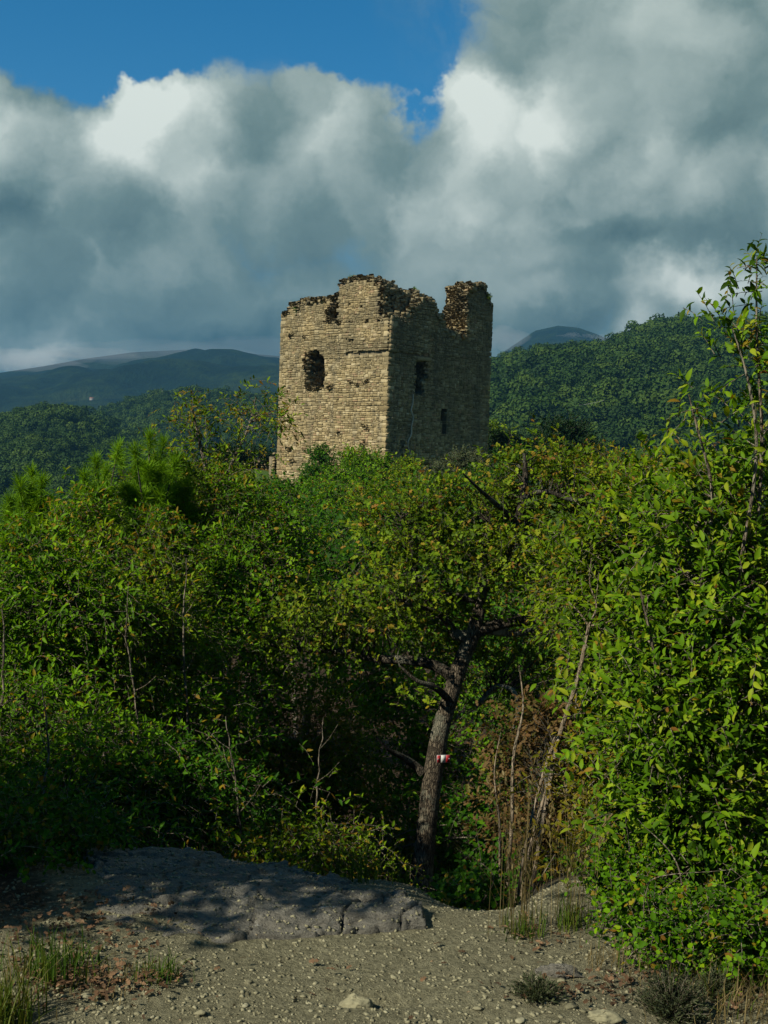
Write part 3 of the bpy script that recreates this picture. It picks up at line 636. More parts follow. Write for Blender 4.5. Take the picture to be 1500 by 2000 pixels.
# ------------------------------------------------------------------ plants
def env(px, py, Y, rx, rz, ry=None, w=1.0):
    """an ellipsoid of foliage: centre pixel at depth Y, half sizes in photo pixels (ry in metres)"""
    c = P(px, py, Y); k = Y/F; return (c[0], c[1], c[2], rx*k, (ry if ry else (rx+rz)*.5*k*.9), rz*k, w)
def foliage(envs, nclump, nspray, nleaf, slen, llen, r, up=.35, droop=.25, clr=.22, shell=.55, aut=.05, aut_top=0., twist=.55, opp=False, lw=.35):
    E = np.array(envs, float); vol = (E[:, 3]*E[:, 4]*E[:, 5])**.67*E[:, 6]; pick = r.choice(len(E), nclump, p=vol/vol.sum()); e = E[pick]
    v = norm(r.normal(size=(nclump, 3))); rho = (shell+(1-shell)*r.random(nclump)**.8)[:, None]*np.where(r.random(nclump) < .25, .7, 1)[:, None]
    C = e[:, :3]+v*rho*e[:, 3:6]; O = norm(v/e[:, 3:6])
    gz = hgt(C[:, 0], C[:, 1])+.06; C[:, 2] = np.where(C[:, 2] < gz, gz+r.random(nclump)*e[:, 5]*.5, C[:, 2])
    top, bot = (E[:, 2]+E[:, 5]).max(), (E[:, 2]-E[:, 5]).min()
    cs = clr*r.uniform(.45, 1.15, nclump)
    B = np.repeat(C, nspray, 0)+r.normal(size=(nclump*nspray, 3))*np.repeat(cs, nspray)[:, None]*np.array([1, 1, .7])
    Ob = np.repeat(O, nspray, 0); D = norm(Ob*.75+np.array([0, 0, up])+r.normal(0, .55, (len(B), 3)))
    sl = slen*r.uniform(.55, 1.3, len(B)); n = len(B)
    tt = (np.arange(nleaf)+.7)/nleaf; tt = tt[None]*np.ones((n, 1))+r.normal(0, .04, (n, nleaf))
    Pt = B[:, None]+D[:, None]*(tt*sl[:, None])[..., None]; Pt[..., 2] -= droop*sl[:, None]*tt**2
    sd = norm(np.cross(D, r.normal(size=(n, 3)))); sg = np.where(np.arange(nleaf) % 2, 1, -1)[None, :, None]
    A = norm(D[:, None]*(.55+.6*tt[..., None])+sd[:, None]*sg*1.0+r.normal(0, lw, (n, nleaf, 3))-np.array([0, 0, .15]))
    N = norm(np.array([0, 0, .75])+Ob[:, None]*.35+np.array(SUN_DIR)*.65+r.normal(0, twist, (n, nleaf, 3)))
    L = llen*r.uniform(.45, 1.3, (n, nleaf))*(1-.25*tt)
    h = (Pt[..., 2]-bot)/(top-bot+1e-6)
    base = np.clip(np.repeat(r.normal(.36, .14, nclump), nspray)[:, None]+r.normal(0, .18, (n, nleaf)), 0, .74)
    pa = aut+aut_top*sstep(.55, .95, h)+np.repeat(np.where(r.random(nclump) < .12, aut*2.2, 0), nspray)[:, None]
    tone = np.where(r.random((n, nleaf)) < pa, r.uniform(.78, 1, (n, nleaf)), base)
    tw = np.stack([B, B+D*sl[:, None]*.5-[0, 0, 1]*(droop*sl*.25)[:, None], B+D*sl[:, None]-[0, 0, 1]*(droop*sl)[:, None]], 1)
    return dict(P=Pt.reshape(-1, 3), D=A.reshape(-1, 3), N=N.reshape(-1, 3), L=L.ravel(), t=tone.ravel(), tw=tw, C=C)
def auto_stems(base, E, k, r, r0):
    out = []; E = np.array(E)
    for i in range(k):
        e = E[r.integers(len(E))] if i else E[np.argmax(E[:, 2]+E[:, 5])]
        tgt = e[:3]+norm(r.normal(size=3))*e[3:6]*.6; tgt[2] = max(tgt[2], base[2]+.3); b0 = base+np.r_[r.normal(0, .12, 2)*(k > 1), 0]; b0[2] = float(hgt(b0[0], b0[1]))-.08
        mid = b0*.45+tgt*.55; mid[:2] = b0[:2]*.62+tgt[:2]*.38; mid += r.normal(0, .07, 3)
        rr = r0*r.uniform(.55, 1.1); q1 = b0*.7+mid*.3+r.normal(0, .03, 3)
        out.append(np.array([np.r_[b0, rr], np.r_[q1, rr*.9], np.r_[mid, rr*.62], np.r_[tgt, rr*.16]]))
    return out
LEAFBANK = {}
def solo_leaf(tmpl, key, mname, tone):
    k = (key, mname, int(tone*7.99))
    if k not in LEAFBANK:
        o = mesh('leaf', tmpl[0], tmpl[1], M[mname], np.full(len(tmpl[0]), (k[2]+.5)/8)); COL.objects.unlink(o); LEAFBANK[k] = o.data
    return LEAFBANK[k]
def plant(name, label, cat, envs, mname, tmpl, nclump, nspray, nleaf, slen, llen, seed, base=None, stems=None, k=3, r0=.02, bk='bark_grey', group=None, solo=0, twig=.0028, stem_names=None, key='', **kw):
    r = np.random.default_rng(seed); E = np.array(envs, float)
    if base is None:
        c = E[:, :2].mean(0); base = np.array([c[0], c[1], float(hgt(c[0], c[1]))])
    elif len(base) == 2: base = np.array([base[0], base[1], float(hgt(*base))])
    base = np.asarray(base, float)
    if stems is None: stems = auto_stems(base, E, k, r, r0)
    o = thing(name, base, label, cat, group)
    fo = foliage(envs, nclump, nspray, nleaf, slen, llen, r, **kw)
    ss = [spline(s_, 8+4*len(s_)) for s_ in stems]
    for i, s_ in enumerate(ss):
        v, q = tubes(s_[None, :, :3], s_[None, :, 3], 9 if s_[0, 3] > .03 else 6)
        nm, bm = (stem_names[i] if stem_names else (('trunk' if len(ss) == 1 else 'stem'), bk)); mesh(nm, v, q, M[bm], parent=o, loc=base, smooth=True)
    # boughs from the stems out to each clump, then the twigs
    SP = np.concatenate(ss); SP = SP[SP[:, 2] > base[2]+.15*(SP[:, 2].max()-base[2])]
    d = np.linalg.norm(fo['C'][:, None]-SP[None, :, :3], axis=2)+1.2*np.maximum(SP[None, :, 2]-fo['C'][:, None, 2]+.05, 0)
    s0 = SP[np.argmin(d, 1)]; a = s0[:, :3]; c = fo['C']; ln = np.linalg.norm(c-a, axis=1)
    m1 = a*.66+c*.34+r.normal(0, .07, a.shape)*ln[:, None]+[0, 0, 1]*(ln*.04)[:, None]; m2 = a*.33+c*.67+r.normal(0, .07, a.shape)*ln[:, None]+[0, 0, 1]*(ln*.06)[:, None]
    rb = np.minimum(s0[:, 3]*.6, .004+.006*ln)*min(1, twig/.0028)
    v1, q1 = tubes(np.stack([a, m1, m2, c], 1), np.stack([rb, rb*.75, rb*.5, rb*.25], 1), 4)
    v2, q2 = tubes(fo['tw'], np.tile([twig, twig*.7, twig*.3], (len(fo['tw']), 1)), 3)
    V, Q, Tn = cat_geo([(v1, q1, np.zeros(len(v1))), (v2, q2, np.zeros(len(v2)))])
    tw = mesh('twigs', V, Q, M['bark_limb' if bk in ('bark_oak', 'bark_limb', 'bark_pale') else bk], parent=o, loc=base); tw['kind'] = 'stuff'
    keep = np.ones(len(fo['P']), bool)
    if solo:                                            # the leaves that show largest, one object each
        x, y, dd = proj(fo['P']); inn = (x > -20) & (x < 1520) & (y > 0) & (y < 2000); cell = (x//14).astype(int)*1000+(y//14).astype(int)
        idx = np.nonzero(inn)[0]; idx = idx[np.argsort(dd[idx])]; _, f = np.unique(cell[idx], return_index=True); idx = idx[np.sort(f)]
        score = fo['L'][idx]/dd[idx]*np.clip(np.abs(np.sum(norm(fo['N'][idx])*norm(np.array([0, 0, CAMZ])-fo['P'][idx]), 1)), .2, 1); idx = idx[np.argsort(-score)[:solo]]; keep[idx] = False
        D = norm(fo['D'][idx]); Sd = norm(np.cross(fo['N'][idx], D)); N = np.cross(D, Sd)
        for i, j in enumerate(idx):
            mm = Matrix((np.c_[D[i], Sd[i], N[i]]*fo['L'][j]).tolist()).to_4x4(); mm.translation = Vector((fo['P'][j]-base).tolist())
            lo = bpy.data.objects.new('leaf', solo_leaf(tmpl, key, mname, fo['t'][j])); COL.objects.link(lo); lo.parent = o; lo.matrix_local = mm
    V, Q, Tn = put_leaves(fo['P'][keep], fo['D'][keep], fo['N'][keep], fo['L'][keep], fo['t'][keep], tmpl)
    cr = mesh('crown', V, Q, M[mname], Tn, parent=o, loc=base); cr['kind'] = 'stuff'
    return o
def px_path(pts, Y):
    """(px,py,radius px[,dY]) -> polyline rows"""
    return np.array([np.r_[P(p[0], p[1], Y+(p[3] if len(p) > 3 else 0)), p[2]*Y/F] for p in pts])

# the marked oak in the middle
OY = 11.0
trunk = px_path([(815, 1830, 30), (822, 1770, 25), (826, 1700, 21.5), (835, 1600, 20), (848, 1500, 19.5), (860, 1430, 18), (880, 1360, 17), (902, 1290, 16), (925, 1235, 15), (938, 1180, 12), (945, 1110, 9), (955, 1020, 6)], OY)
limbs = [px_path([(888, 1325, 13), (850, 1300, 11), (800, 1290, 9.5, 0), (740, 1287, 8, .1), (660, 1272, 6, .2), (590, 1270, 4, .3), (530, 1262, 2, .3)], OY),
         px_path([(925, 1245, 15), (890, 1238, 11), (878, 1222, 8), (850, 1195, 5, -.2), (790, 1180, 3, -.4)], OY),
         px_path([(928, 1235, 14), (965, 1222, 11), (1010, 1214, 10), (1080, 1208, 9, -.1), (1150, 1195, 7, -.2), (1220, 1185, 3, -.2)], OY),
         px_path([(945, 1228, 11), (1000, 1236, 8, .2), (1060, 1231, 7.5, .2), (1150, 1222, 6, .1), (1230, 1245, 4), (1290, 1262, 2)], OY),
         px_path([(940, 1170, 10), (880, 1165, 8), (832, 1165, 7.5), (812, 1120, 7), (800, 1060, 5), (785, 1010, 3)], OY),
         px_path([(945, 1150, 11), (985, 1085, 10), (1008, 1030, 9), (1018, 990, 8), (1026, 935, 6), (1024, 885, 3)], OY),
         px_path([(1010, 1020, 6), (970, 985, 5, -.2), (930, 950, 3, -.4), (905, 925, 1.5, -.5)], OY),
         px_path([(1018, 975, 6), (1060, 960, 5), (1110, 975, 4), (1180, 985, 2)], OY),
         px_path([(826, 1510, 10), (808, 1493, 8), (785, 1478, 6, -.1), (760, 1464, 4, -.2), (735, 1440, 2, -.3)], OY),
         px_path([(880, 1370, 8), (845, 1340, 6, -.2), (815, 1330, 4, -.3), (780, 1300, 2, -.3)], OY),
         px_path([(930, 1380, 5, .3), (975, 1340, 5, .2), (1003, 1350, 4.5, .1), (1010, 1400, 4, .1), (1000, 1430, 2)], OY)]
nm = [('trunk', 'bark_oak')]+[('limb', 'bark_limb')]*3+[('limb', 'bark_lichen')]+[('limb', 'bark_limb')]*6+[('limb', 'bark_lichen')]
oakE = [env(800, 1035, OY+.2, 120, 62), env(900, 1000, OY+.2, 130, 60), env(1000, 960, OY+.3, 130, 62), env(1090, 940, OY+.4, 130, 55), env(1160, 1010, OY+.2, 110, 70), env(1040, 1070, OY-.1, 190, 60, .8, .8), env(880, 1095, OY-.2, 180, 50, .7, .7),
        env(760, 1130, OY-.4, 120, 55), env(680, 1195, OY+.2, 150, 45), env(850, 1205, OY+.4, 160, 50), env(780, 1190, OY-.1, 60, 30), env(580, 1245, OY+.4, 105, 34), env(1090, 1160, OY-.2, 110, 45), env(740, 1300, OY+.3, 110, 26, None, .4), env(815, 1365, OY-.1, 45, 18, None, .3), env(980, 1300, OY+.5, 140, 60)]
oak = plant('oak_tree', 'gnarled oak with dark ridged trunk carrying a red and white trail marker', 'tree', oakE, 'leaf_oak', OAK, 500, 5, 7, .21, .068, 5, base=trunk[0, :3], stems=[trunk]+limbs, stem_names=nm, bk='bark_oak', solo=150, key='oak', clr=.16, shell=.35, aut=.06, aut_top=.06, twig=.0042, twist=.75)

# trail marker: three painted bands on a small plate nailed to the trunk
mk = P(866, 1482, OY-.115); mko = thing('trail_marker', mk, 'small red and white trail marker plate nailed to the oak trunk', 'sign')
xa = norm(np.array([.97, .25, .0])); 
for nm_, x0, x1, mt_, th in (('plate', -.062, .062, 'steel', .004), ('red_band', -.060, -.024, 'paint_red', .007), ('white_band', -.024, .022, 'paint_white', .0075), ('red_band', .022, .060, 'paint_red', .007)):
    v, q = box_geo(((x0+x1)/2, 0, 0), (x1-x0-.0006, th, .066 if nm_ != 'plate' else .069)); R_ = np.array([xa, np.cross(UPV, xa), UPV]); mesh(nm_, v @ R_, q, M[mt_], parent=mko)
for x0 in (-.052, .052):
    v, q = box_geo((x0, -.005, 0), (.008, .006, .008)); mesh('nail_head', v @ R_, q, M['steel'], parent=mko)

GL = 'thicket on the slope below the knoll'
PL = lambda *a, **k: plant(*a, **k)
SHR = 'shrubs of the thicket'
# left thicket, back to front
ash = [px_path([(352, 1400, 7), (360, 1250, 6.5), (365, 1100, 6), (352, 1000, 5), (330, 900, 3)], 13.5), px_path([(430, 1380, 6), (428, 1180, 5.5), (418, 1020, 5), (400, 910, 4), (375, 800, 2)], 13.7), px_path([(420, 1000, 4), (455, 900, 3), (490, 820, 2), (500, 775, 1)], 13.8), px_path([(300, 1400, 5), (305, 1200, 4.5), (285, 1080, 3), (250, 980, 2)], 13.3)]
PL('ash_tree', 'slender ash with yellowing top leaning towards the sunlit tower wall', 'tree', [env(345, 985, 13.5, 150, 110), env(405, 850, 13.7, 52, 75, None, .55), env(385, 795, 13.7, 26, 22), env(505, 815, 13.8, 55, 45, None, .6), env(490, 772, 13.8, 16, 14), env(548, 812, 13.8, 22, 12), env(470, 890, 13.7, 55, 40, None, .5), env(270, 1050, 13.4, 110, 80), env(430, 1030, 13.8, 100, 90), env(370, 1150, 14, 120, 80)], 'leaf_olive', LANCE, 430, 5, 8, .26, .064, 11, base=P(370, 1500, 13.5), stems=ash, bk='bark_grey', clr=.15, shell=.4, aut=.03, aut_top=.22, up=.2, droop=.45, solo=40, key='lan')
def pine(label, px, py, Y, tufts, seed):
    r = np.random.default_rng(seed); top = P(px, py, Y); b = np.array([top[0], top[1]+.1, float(hgt(top[0], top[1]))]); o = thing('pine_tree', b, label, 'tree', 'young pines beside the ash')
    tr = spline(np.array([np.r_[b-[0, 0, .1], .05], np.r_[b*.5+top*.5+r.normal(0, .04, 3), .035], np.r_[top-[0, 0, .08], .010]]), 16); v, q = tubes(tr[None, :, :3], tr[None, :, 3], 8); mesh('trunk', v, q, M['bark_limb'], parent=o, loc=b, smooth=True)
    tips = [top]+[P(a, c, Y+r.normal(0, .25)) for a, c in tufts]
    H = top[2]-b[2]
    for k in range(75):
        h = r.uniform(.35, .98)**.7; a = r.uniform(0, 6.28); rad = (1-h)*H*.42*r.uniform(.35, 1)+.05; c = tr[int(h*15)][:3]; tips.append(c+[math.cos(a)*rad, math.sin(a)*rad, rad*.45])
    tips = np.array(tips); n = len(tips); k = np.clip(((tips[:, 2]-b[2])/H*15-2.5), 1, 15).astype(int); s0 = tr[k, :3]; md = s0*.5+tips*.5-[0, 0, .05]; dr = norm(tips-md+[0, 0, .12])
    v, q = tubes(np.stack([s0, md, tips], 1), np.tile([.012, .009, .006], (n, 1)), 5); mesh('branches', v, q, M['bark_limb'], parent=o, loc=b)['kind'] = 'stuff'
    pts = []; dd = []
    for s_, cnt in ((0., 90), (.04, 70), (.09, 60), (.14, 40), (-.04, 40)):
        pts.append(np.repeat(tips-dr*s_, cnt, 0)+r.normal(0, .008, (n*cnt, 3))); dd.append(norm(np.repeat(dr, cnt, 0)*(.55 if s_ <= 0 else .25)+r.normal(0, .6, (n*cnt, 3))+[0, 0, .12]))
    Pt = np.concatenate(pts); D = np.concatenate(dd); V, Q, Tn = put_leaves(Pt, D, r.normal(size=D.shape), r.uniform(.085, .135, len(Pt)), np.clip(r.normal(.5, .25, len(Pt)), 0, 1), NEEDLE)
    mesh('crown', V, Q, M['needle'], Tn, parent=o, loc=b)['kind'] = 'stuff'
pine('tallest young pine, its bright needle tufts just below the ash top', 292, 858, 12.6, [(265, 885), (318, 870), (300, 905), (340, 910), (235, 900), (270, 930)], 1)
pine('second pine, its tufts between the tallest pine and the lone one', 188, 905, 12.2, [(165, 935), (205, 925), (230, 880), (150, 965), (215, 960)], 2)
pine('lone pine nearest the picture edge rising over the dark knoll', 62, 930, 12.0, [(40, 950), (82, 945), (60, 965), (20, 985), (90, 985), (110, 1000)], 3)
pine('low pine half hidden behind the edge thicket', 15, 1000, 11.6, [(-20, 1010), (40, 1020), (60, 1040), (10, 1045)], 4)
pine('short pine with its tufts below and right of the tallest one', 345, 900, 13.0, [(320, 915), (365, 925), (330, 950), (300, 960)], 6)

ROB = dict(clr=.15, shell=.40, up=.2, droop=.5)
PL('hazel_shrub', 'light green leafy shrub filling the picture edge below the pines', 'shrub', [env(40, 1120, 9.5, 120, 90), env(130, 1180, 9.2, 130, 110), env(20, 1260, 9, 110, 120)], 'leaf_fresh', LANCE, 240, 6, 8, .26, .066, 21, k=9, r0=.014, group=SHR, aut=.03, aut_top=.08, **ROB)
PL('hazel_shrub', 'light green shrub below the tallest pine with fine drooping leaflets', 'shrub', [env(230, 1120, 10.6, 120, 90), env(250, 1230, 10, 130, 110), env(180, 1320, 9.4, 120, 90)], 'leaf_olive', LANCE, 230, 6, 8, .26, .064, 22, k=9, r0=.016, group=SHR, aut=.04, aut_top=.15, **ROB)
PL('hazel_shrub', 'deep shaded shrub behind the rock slab at the picture edge', 'shrub', [env(60, 1420, 8.2, 150, 110), env(40, 1570, 7.6, 150, 110), env(170, 1500, 7.8, 120, 120)], 'leaf_fresh', LANCE, 270, 6, 7, .24, .06, 23, k=8, r0=.016, group=SHR, aut=.04, **ROB)
PL('hazel_shrub', 'green shrub under the ash with grey upright stems', 'shrub', [env(360, 1300, 10.6, 120, 110), env(300, 1420, 9.4, 120, 100), env(420, 1400, 10, 100, 110)], 'leaf_fresh', LANCE, 220, 6, 7, .24, .06, 24, k=9, r0=.02, group=SHR, aut=.04, **ROB)
PL('hazel_shrub', 'dark shrub right behind the crest of the rock slab', 'shrub', [env(260, 1580, 7.6, 120, 90), env(390, 1560, 8, 110, 100), env(200, 1650, 7, 120, 50)], 'leaf_deep', LANCE, 300, 6, 7, .22, .055, 25, k=6, r0=.015, group=SHR, aut=.05, **ROB)
PL('hornbeam', 'young hornbeam with green leaves between ash and oak', 'tree', [env(480, 1130, 12.4, 90, 100), env(520, 1040, 13, 70, 70), env(500, 1260, 11.8, 100, 90)], 'leaf_fresh', OVAL, 230, 6, 7, .22, .052, 26, k=5, r0=.02, aut=.04, aut_top=.1, **ROB)
for lb, E, sd, yy in [('slender upright sapling in front of the second pine', [env(150, 1075, 11.2, 42, 60), env(160, 1005, 11.3, 32, 42), env(140, 1160, 11, 55, 60)], 211, 11.2), ('slender sapling with yellow tip right of the ash stems', [env(452, 1000, 12.9, 38, 55), env(446, 1085, 12.7, 48, 60), env(455, 1180, 12.4, 52, 60), env(450, 940, 13, 22, 30)], 212, 12.8), ('slender green tree between hornbeam and tower shrubs', [env(566, 1010, 15, 36, 45), env(572, 1085, 14.6, 46, 60), env(560, 1180, 14, 55, 70)], 213, 14.6), ('slender bright sapling below the short pine', [env(325, 1060, 11.6, 40, 60), env(318, 1150, 11.4, 50, 60), env(330, 1250, 11, 55, 60)], 214, 11.5)]:
    PL('ash_sapling', lb, 'tree', E, 'leaf_fresh', LANCE, 110, 6, 8, .24, .062, sd, k=2, r0=.018, group='slender saplings of the thicket', aut=.03, aut_top=.15, clr=.13, shell=.3, up=.25, droop=.4)
PL('hornbeam', 'half brown hornbeam thicket below the long oak limb', 'tree', [env(570, 1400, 12.2, 110, 80), env(660, 1470, 12.4, 95, 70), env(570, 1540, 12.0, 120, 90), env(680, 1600, 11.8, 95, 80)], 'leaf_olive', LANCE, 330, 6, 7, .22, .056, 27, k=7, r0=.012, aut=.16, **ROB)
PL('hornbeam', 'low leafy saplings behind the rock between slab and oak trunk', 'tree', [env(580, 1660, 8, 120, 55), env(690, 1690, 8.6, 50, 36), env(500, 1690, 7, 90, 36)], 'leaf_olive', LANCE, 170, 6, 7, .2, .05, 28, k=6, r0=.010, aut=.16, **ROB)
PL('hornbeam', 'green thicket deep behind the oak trunk', 'tree', [env(760, 1450, 14, 130, 130), env(700, 1300, 15, 140, 110), env(930, 1400, 14, 130, 140), env(820, 1600, 13, 140, 100)], 'leaf_fresh', OVAL, 420, 6, 7, .26, .06, 29, k=5, r0=.025, aut=.05, **ROB)
PL('hornbeam', 'bushy tree behind the oak filling the gap to the privet', 'tree', [env(1060, 1320, 13.5, 130, 130), env(1180, 1240, 13, 120, 120), env(1130, 1430, 12.5, 120, 120)], 'leaf_deep', OVAL, 380, 6, 7, .26, .055, 30, k=5, r0=.025, aut=.04, **ROB)
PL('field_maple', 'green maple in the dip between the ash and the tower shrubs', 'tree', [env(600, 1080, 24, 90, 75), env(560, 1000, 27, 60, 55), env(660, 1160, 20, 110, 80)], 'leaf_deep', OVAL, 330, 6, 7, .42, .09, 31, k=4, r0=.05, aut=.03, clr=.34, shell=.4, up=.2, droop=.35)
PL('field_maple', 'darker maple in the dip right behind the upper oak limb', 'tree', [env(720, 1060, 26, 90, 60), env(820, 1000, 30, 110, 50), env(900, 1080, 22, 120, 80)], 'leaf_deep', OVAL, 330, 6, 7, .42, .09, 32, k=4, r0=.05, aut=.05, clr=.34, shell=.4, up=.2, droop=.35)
PL('dogwood', 'yellow green shrub tops behind the oak below the wooded hill', 'shrub', [env(1240, 960, 14, 110, 50), env(1150, 930, 15, 90, 35), env(1320, 980, 12, 110, 70), env(1250, 1070, 12, 120, 80)], 'leaf_olive', LANCE, 420, 6, 7, .24, .07, 33, k=6, r0=.02, aut=.10, aut_top=.18, clr=.16, shell=.4, droop=.3)
PL('dogwood', 'leafy shrub between oak canopy and privet, turning brown in parts', 'shrub', [env(1180, 1110, 9, 100, 80), env(1250, 1190, 8, 100, 90), env(1130, 1180, 9.5, 70, 50)], 'leaf_olive', LANCE, 300, 6, 7, .22, .065, 34, k=6, r0=.016, aut=.12, clr=.15, shell=.4, droop=.3)
# shrubs on the tower hill
def hillbush(label, E, mname, tmpl, n, ll, seed, name='hill_shrub', **kw):
    PL(name, label, 'shrub', E, mname, tmpl, n, 6, 7, ll*3.2, ll, seed, k=4, r0=.05, group='shrubs round the foot of the tower', twig=.008, clr=kw.pop('clr', .32), shell=.35, aut=kw.pop('aut', .02), **kw)
hillbush('pointed ivy grown cone against the foot of the sunlit wall', [env(622, 905, 76, 17, 26), env(632, 890, 76.5, 8, 16), env(618, 935, 74, 30, 24)], 'leaf_deep', OVAL, 150, .15, 41)
hillbush('bright bushy shrub under the near corner of the tower', [env(700, 905, 74, 34, 26), env(735, 915, 73, 34, 26), env(670, 935, 72, 40, 30), env(715, 945, 70, 50, 30)], 'leaf_fresh', OVAL, 300, .16, 42, aut_top=.05)
hillbush('yellow green shrub below the shaded tower face', [env(790, 940, 68, 44, 24), env(840, 955, 66, 44, 24), env(800, 910, 72, 22, 14)], 'leaf_olive', OVAL, 240, .16, 43, aut=.08)
hillbush('grey green rounded shrub by the shaded wall', [env(895, 915, 66, 38, 26), env(860, 935, 64, 30, 24), env(930, 905, 68, 26, 20)], 'leaf_grey', OVAL, 240, .13, 44)
hillbush('green shrub at the foot of the sunlit wall corner', [env(530, 968, 66, 42, 30), env(575, 985, 62, 40, 34), env(505, 990, 60, 40, 30)], 'leaf_deep', OVAL, 280, .15, 45)
hillbush('deep green tall shrub below the ivy cone', [env(620, 985, 56, 50, 42), env(670, 990, 54, 46, 42), env(600, 1030, 50, 50, 40)], 'leaf_fresh', OVAL, 320, .15, 46, aut_top=.06)
hillbush('broad green shrub in front of the near tower corner', [env(740, 985, 52, 60, 32), env(820, 990, 50, 60, 32), env(760, 1030, 46, 70, 34)], 'leaf_olive', OVAL, 320, .15, 47, aut=.05)
hillbush('shrub between the grey shrub and the oak top', [env(900, 965, 50, 60, 34), env(970, 950, 54, 50, 30), env(1000, 900, 62, 34, 20)], 'leaf_deep', OVAL, 260, .14, 48, aut=.04)
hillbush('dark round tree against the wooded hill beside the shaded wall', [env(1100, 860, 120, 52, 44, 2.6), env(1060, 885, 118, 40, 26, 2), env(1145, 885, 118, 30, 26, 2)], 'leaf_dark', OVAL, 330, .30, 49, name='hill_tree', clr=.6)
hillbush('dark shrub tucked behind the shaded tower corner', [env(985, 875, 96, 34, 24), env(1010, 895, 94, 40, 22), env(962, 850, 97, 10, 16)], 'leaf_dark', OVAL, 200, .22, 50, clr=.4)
hillbush('small pale shrub peeking past the shaded tower corner', [env(966, 845, 99, 11, 16), env(985, 862, 99, 16, 10)], 'leaf_olive', OVAL, 60, .18, 51)
hillbush('yellow flecked shrub left of the ruined wall', [env(440, 930, 64, 46, 28), env(395, 960, 58, 50, 34), env(470, 965, 56, 50, 36)], 'leaf_olive', OVAL, 280, .15, 52, aut=.10)
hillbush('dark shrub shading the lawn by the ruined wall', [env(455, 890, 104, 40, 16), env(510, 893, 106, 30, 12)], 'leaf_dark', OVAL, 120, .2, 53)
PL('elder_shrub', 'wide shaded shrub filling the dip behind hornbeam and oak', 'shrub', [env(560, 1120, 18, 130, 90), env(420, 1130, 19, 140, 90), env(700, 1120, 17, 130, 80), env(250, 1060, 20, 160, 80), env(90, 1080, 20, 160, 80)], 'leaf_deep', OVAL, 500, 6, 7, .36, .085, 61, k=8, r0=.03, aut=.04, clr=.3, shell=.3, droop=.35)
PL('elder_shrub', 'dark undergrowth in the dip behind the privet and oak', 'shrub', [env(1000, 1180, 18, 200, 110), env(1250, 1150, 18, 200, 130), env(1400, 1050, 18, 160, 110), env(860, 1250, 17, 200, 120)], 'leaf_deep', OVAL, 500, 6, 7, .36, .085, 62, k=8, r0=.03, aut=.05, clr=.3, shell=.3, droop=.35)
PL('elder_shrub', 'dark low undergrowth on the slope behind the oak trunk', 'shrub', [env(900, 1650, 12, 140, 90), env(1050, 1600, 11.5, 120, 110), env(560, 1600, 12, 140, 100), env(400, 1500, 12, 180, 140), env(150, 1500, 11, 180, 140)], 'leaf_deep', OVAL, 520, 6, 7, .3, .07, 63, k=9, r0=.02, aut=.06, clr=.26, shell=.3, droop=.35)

# the big privet close on the right
shoots = [px_path([(1440, 1840, 5), (1450, 1500, 5), (1470, 1150, 4), (1488, 850, 3.4), (1478, 650, 2.4), (1478, 500, 1.2)], 5.0), px_path([(1400, 1840, 5), (1410, 1500, 4.5), (1440, 1150, 4), (1475, 820, 3), (1450, 700, 2), (1430, 640, 1)], 4.9),
          px_path([(1340, 1830, 5), (1340, 1500, 4.5), (1370, 1150, 4), (1390, 950, 3), (1360, 830, 2), (1345, 770, 1)], 5.0), px_path([(1290, 1820, 4), (1270, 1550, 4), (1280, 1300, 3), (1250, 1150, 2)], 4.9), px_path([(1470, 1850, 4), (1500, 1500, 4), (1530, 1100, 3), (1560, 800, 2)], 4.8)]
prE = [env(1430, 1000, 5.1, 110, 90, None, .7), env(1330, 1060, 5.2, 110, 80, None, .8), env(1450, 1180, 5.0, 150, 140), env(1310, 1230, 5.1, 110, 120), env(1400, 1380, 4.9, 150, 150), env(1285, 1420, 5.0, 85, 120), env(1380, 1580, 4.8, 150, 130), env(1270, 1600, 4.9, 75, 110), env(1430, 1720, 4.7, 110, 100), env(1300, 1730, 4.7, 90, 90),
       env(1355, 820, 5.0, 36, 30, .08, .4), env(1475, 700, 5.0, 45, 70, .1, .8), env(1485, 555, 5.0, 24, 65, .06, 1.1), env(1455, 640, 4.95, 20, 24, .05, .5), env(1490, 850, 5.0, 50, 70, .15, .5)]
PL('privet_bush', 'tall glossy green privet bush with upright shoots close by on the path edge', 'shrub', prE, 'leaf_privet', LANCE2, 640, 4, 8, .16, .055, 71, base=P(1390, 1850, 4.85), stems=shoots, bk='bark_grey', solo=300, key='pri', clr=.10, shell=.45, aut=.02, aut_top=.03, up=.35, droop=.2, twig=.0022)
PL('privet_bush', 'privet growth at the picture edge behind the tall shoots', 'shrub', [env(1560, 1300, 5.6, 160, 300), env(1480, 1450, 5.7, 160, 250), env(1380, 1250, 5.8, 170, 200), env(1300, 1500, 5.9, 110, 180), env(1580, 950, 5.6, 80, 180)], 'leaf_privet', LANCE2, 420, 5, 8, .18, .056, 72, k=6, r0=.012, clr=.13, shell=.4, aut=.03)
PL('hazel_sapling', 'yellowing bush at the foot of the privet beside the path', 'shrub', [env(1185, 1540, 6.2, 48, 100), env(1200, 1660, 5.8, 52, 80), env(1175, 1790, 5.3, 45, 40), env(1210, 1460, 6.4, 40, 60)], 'leaf_yellow', LANCE, 150, 5, 7, .17, .05, 73, k=4, r0=.007, clr=.10, shell=.3, aut=.15)
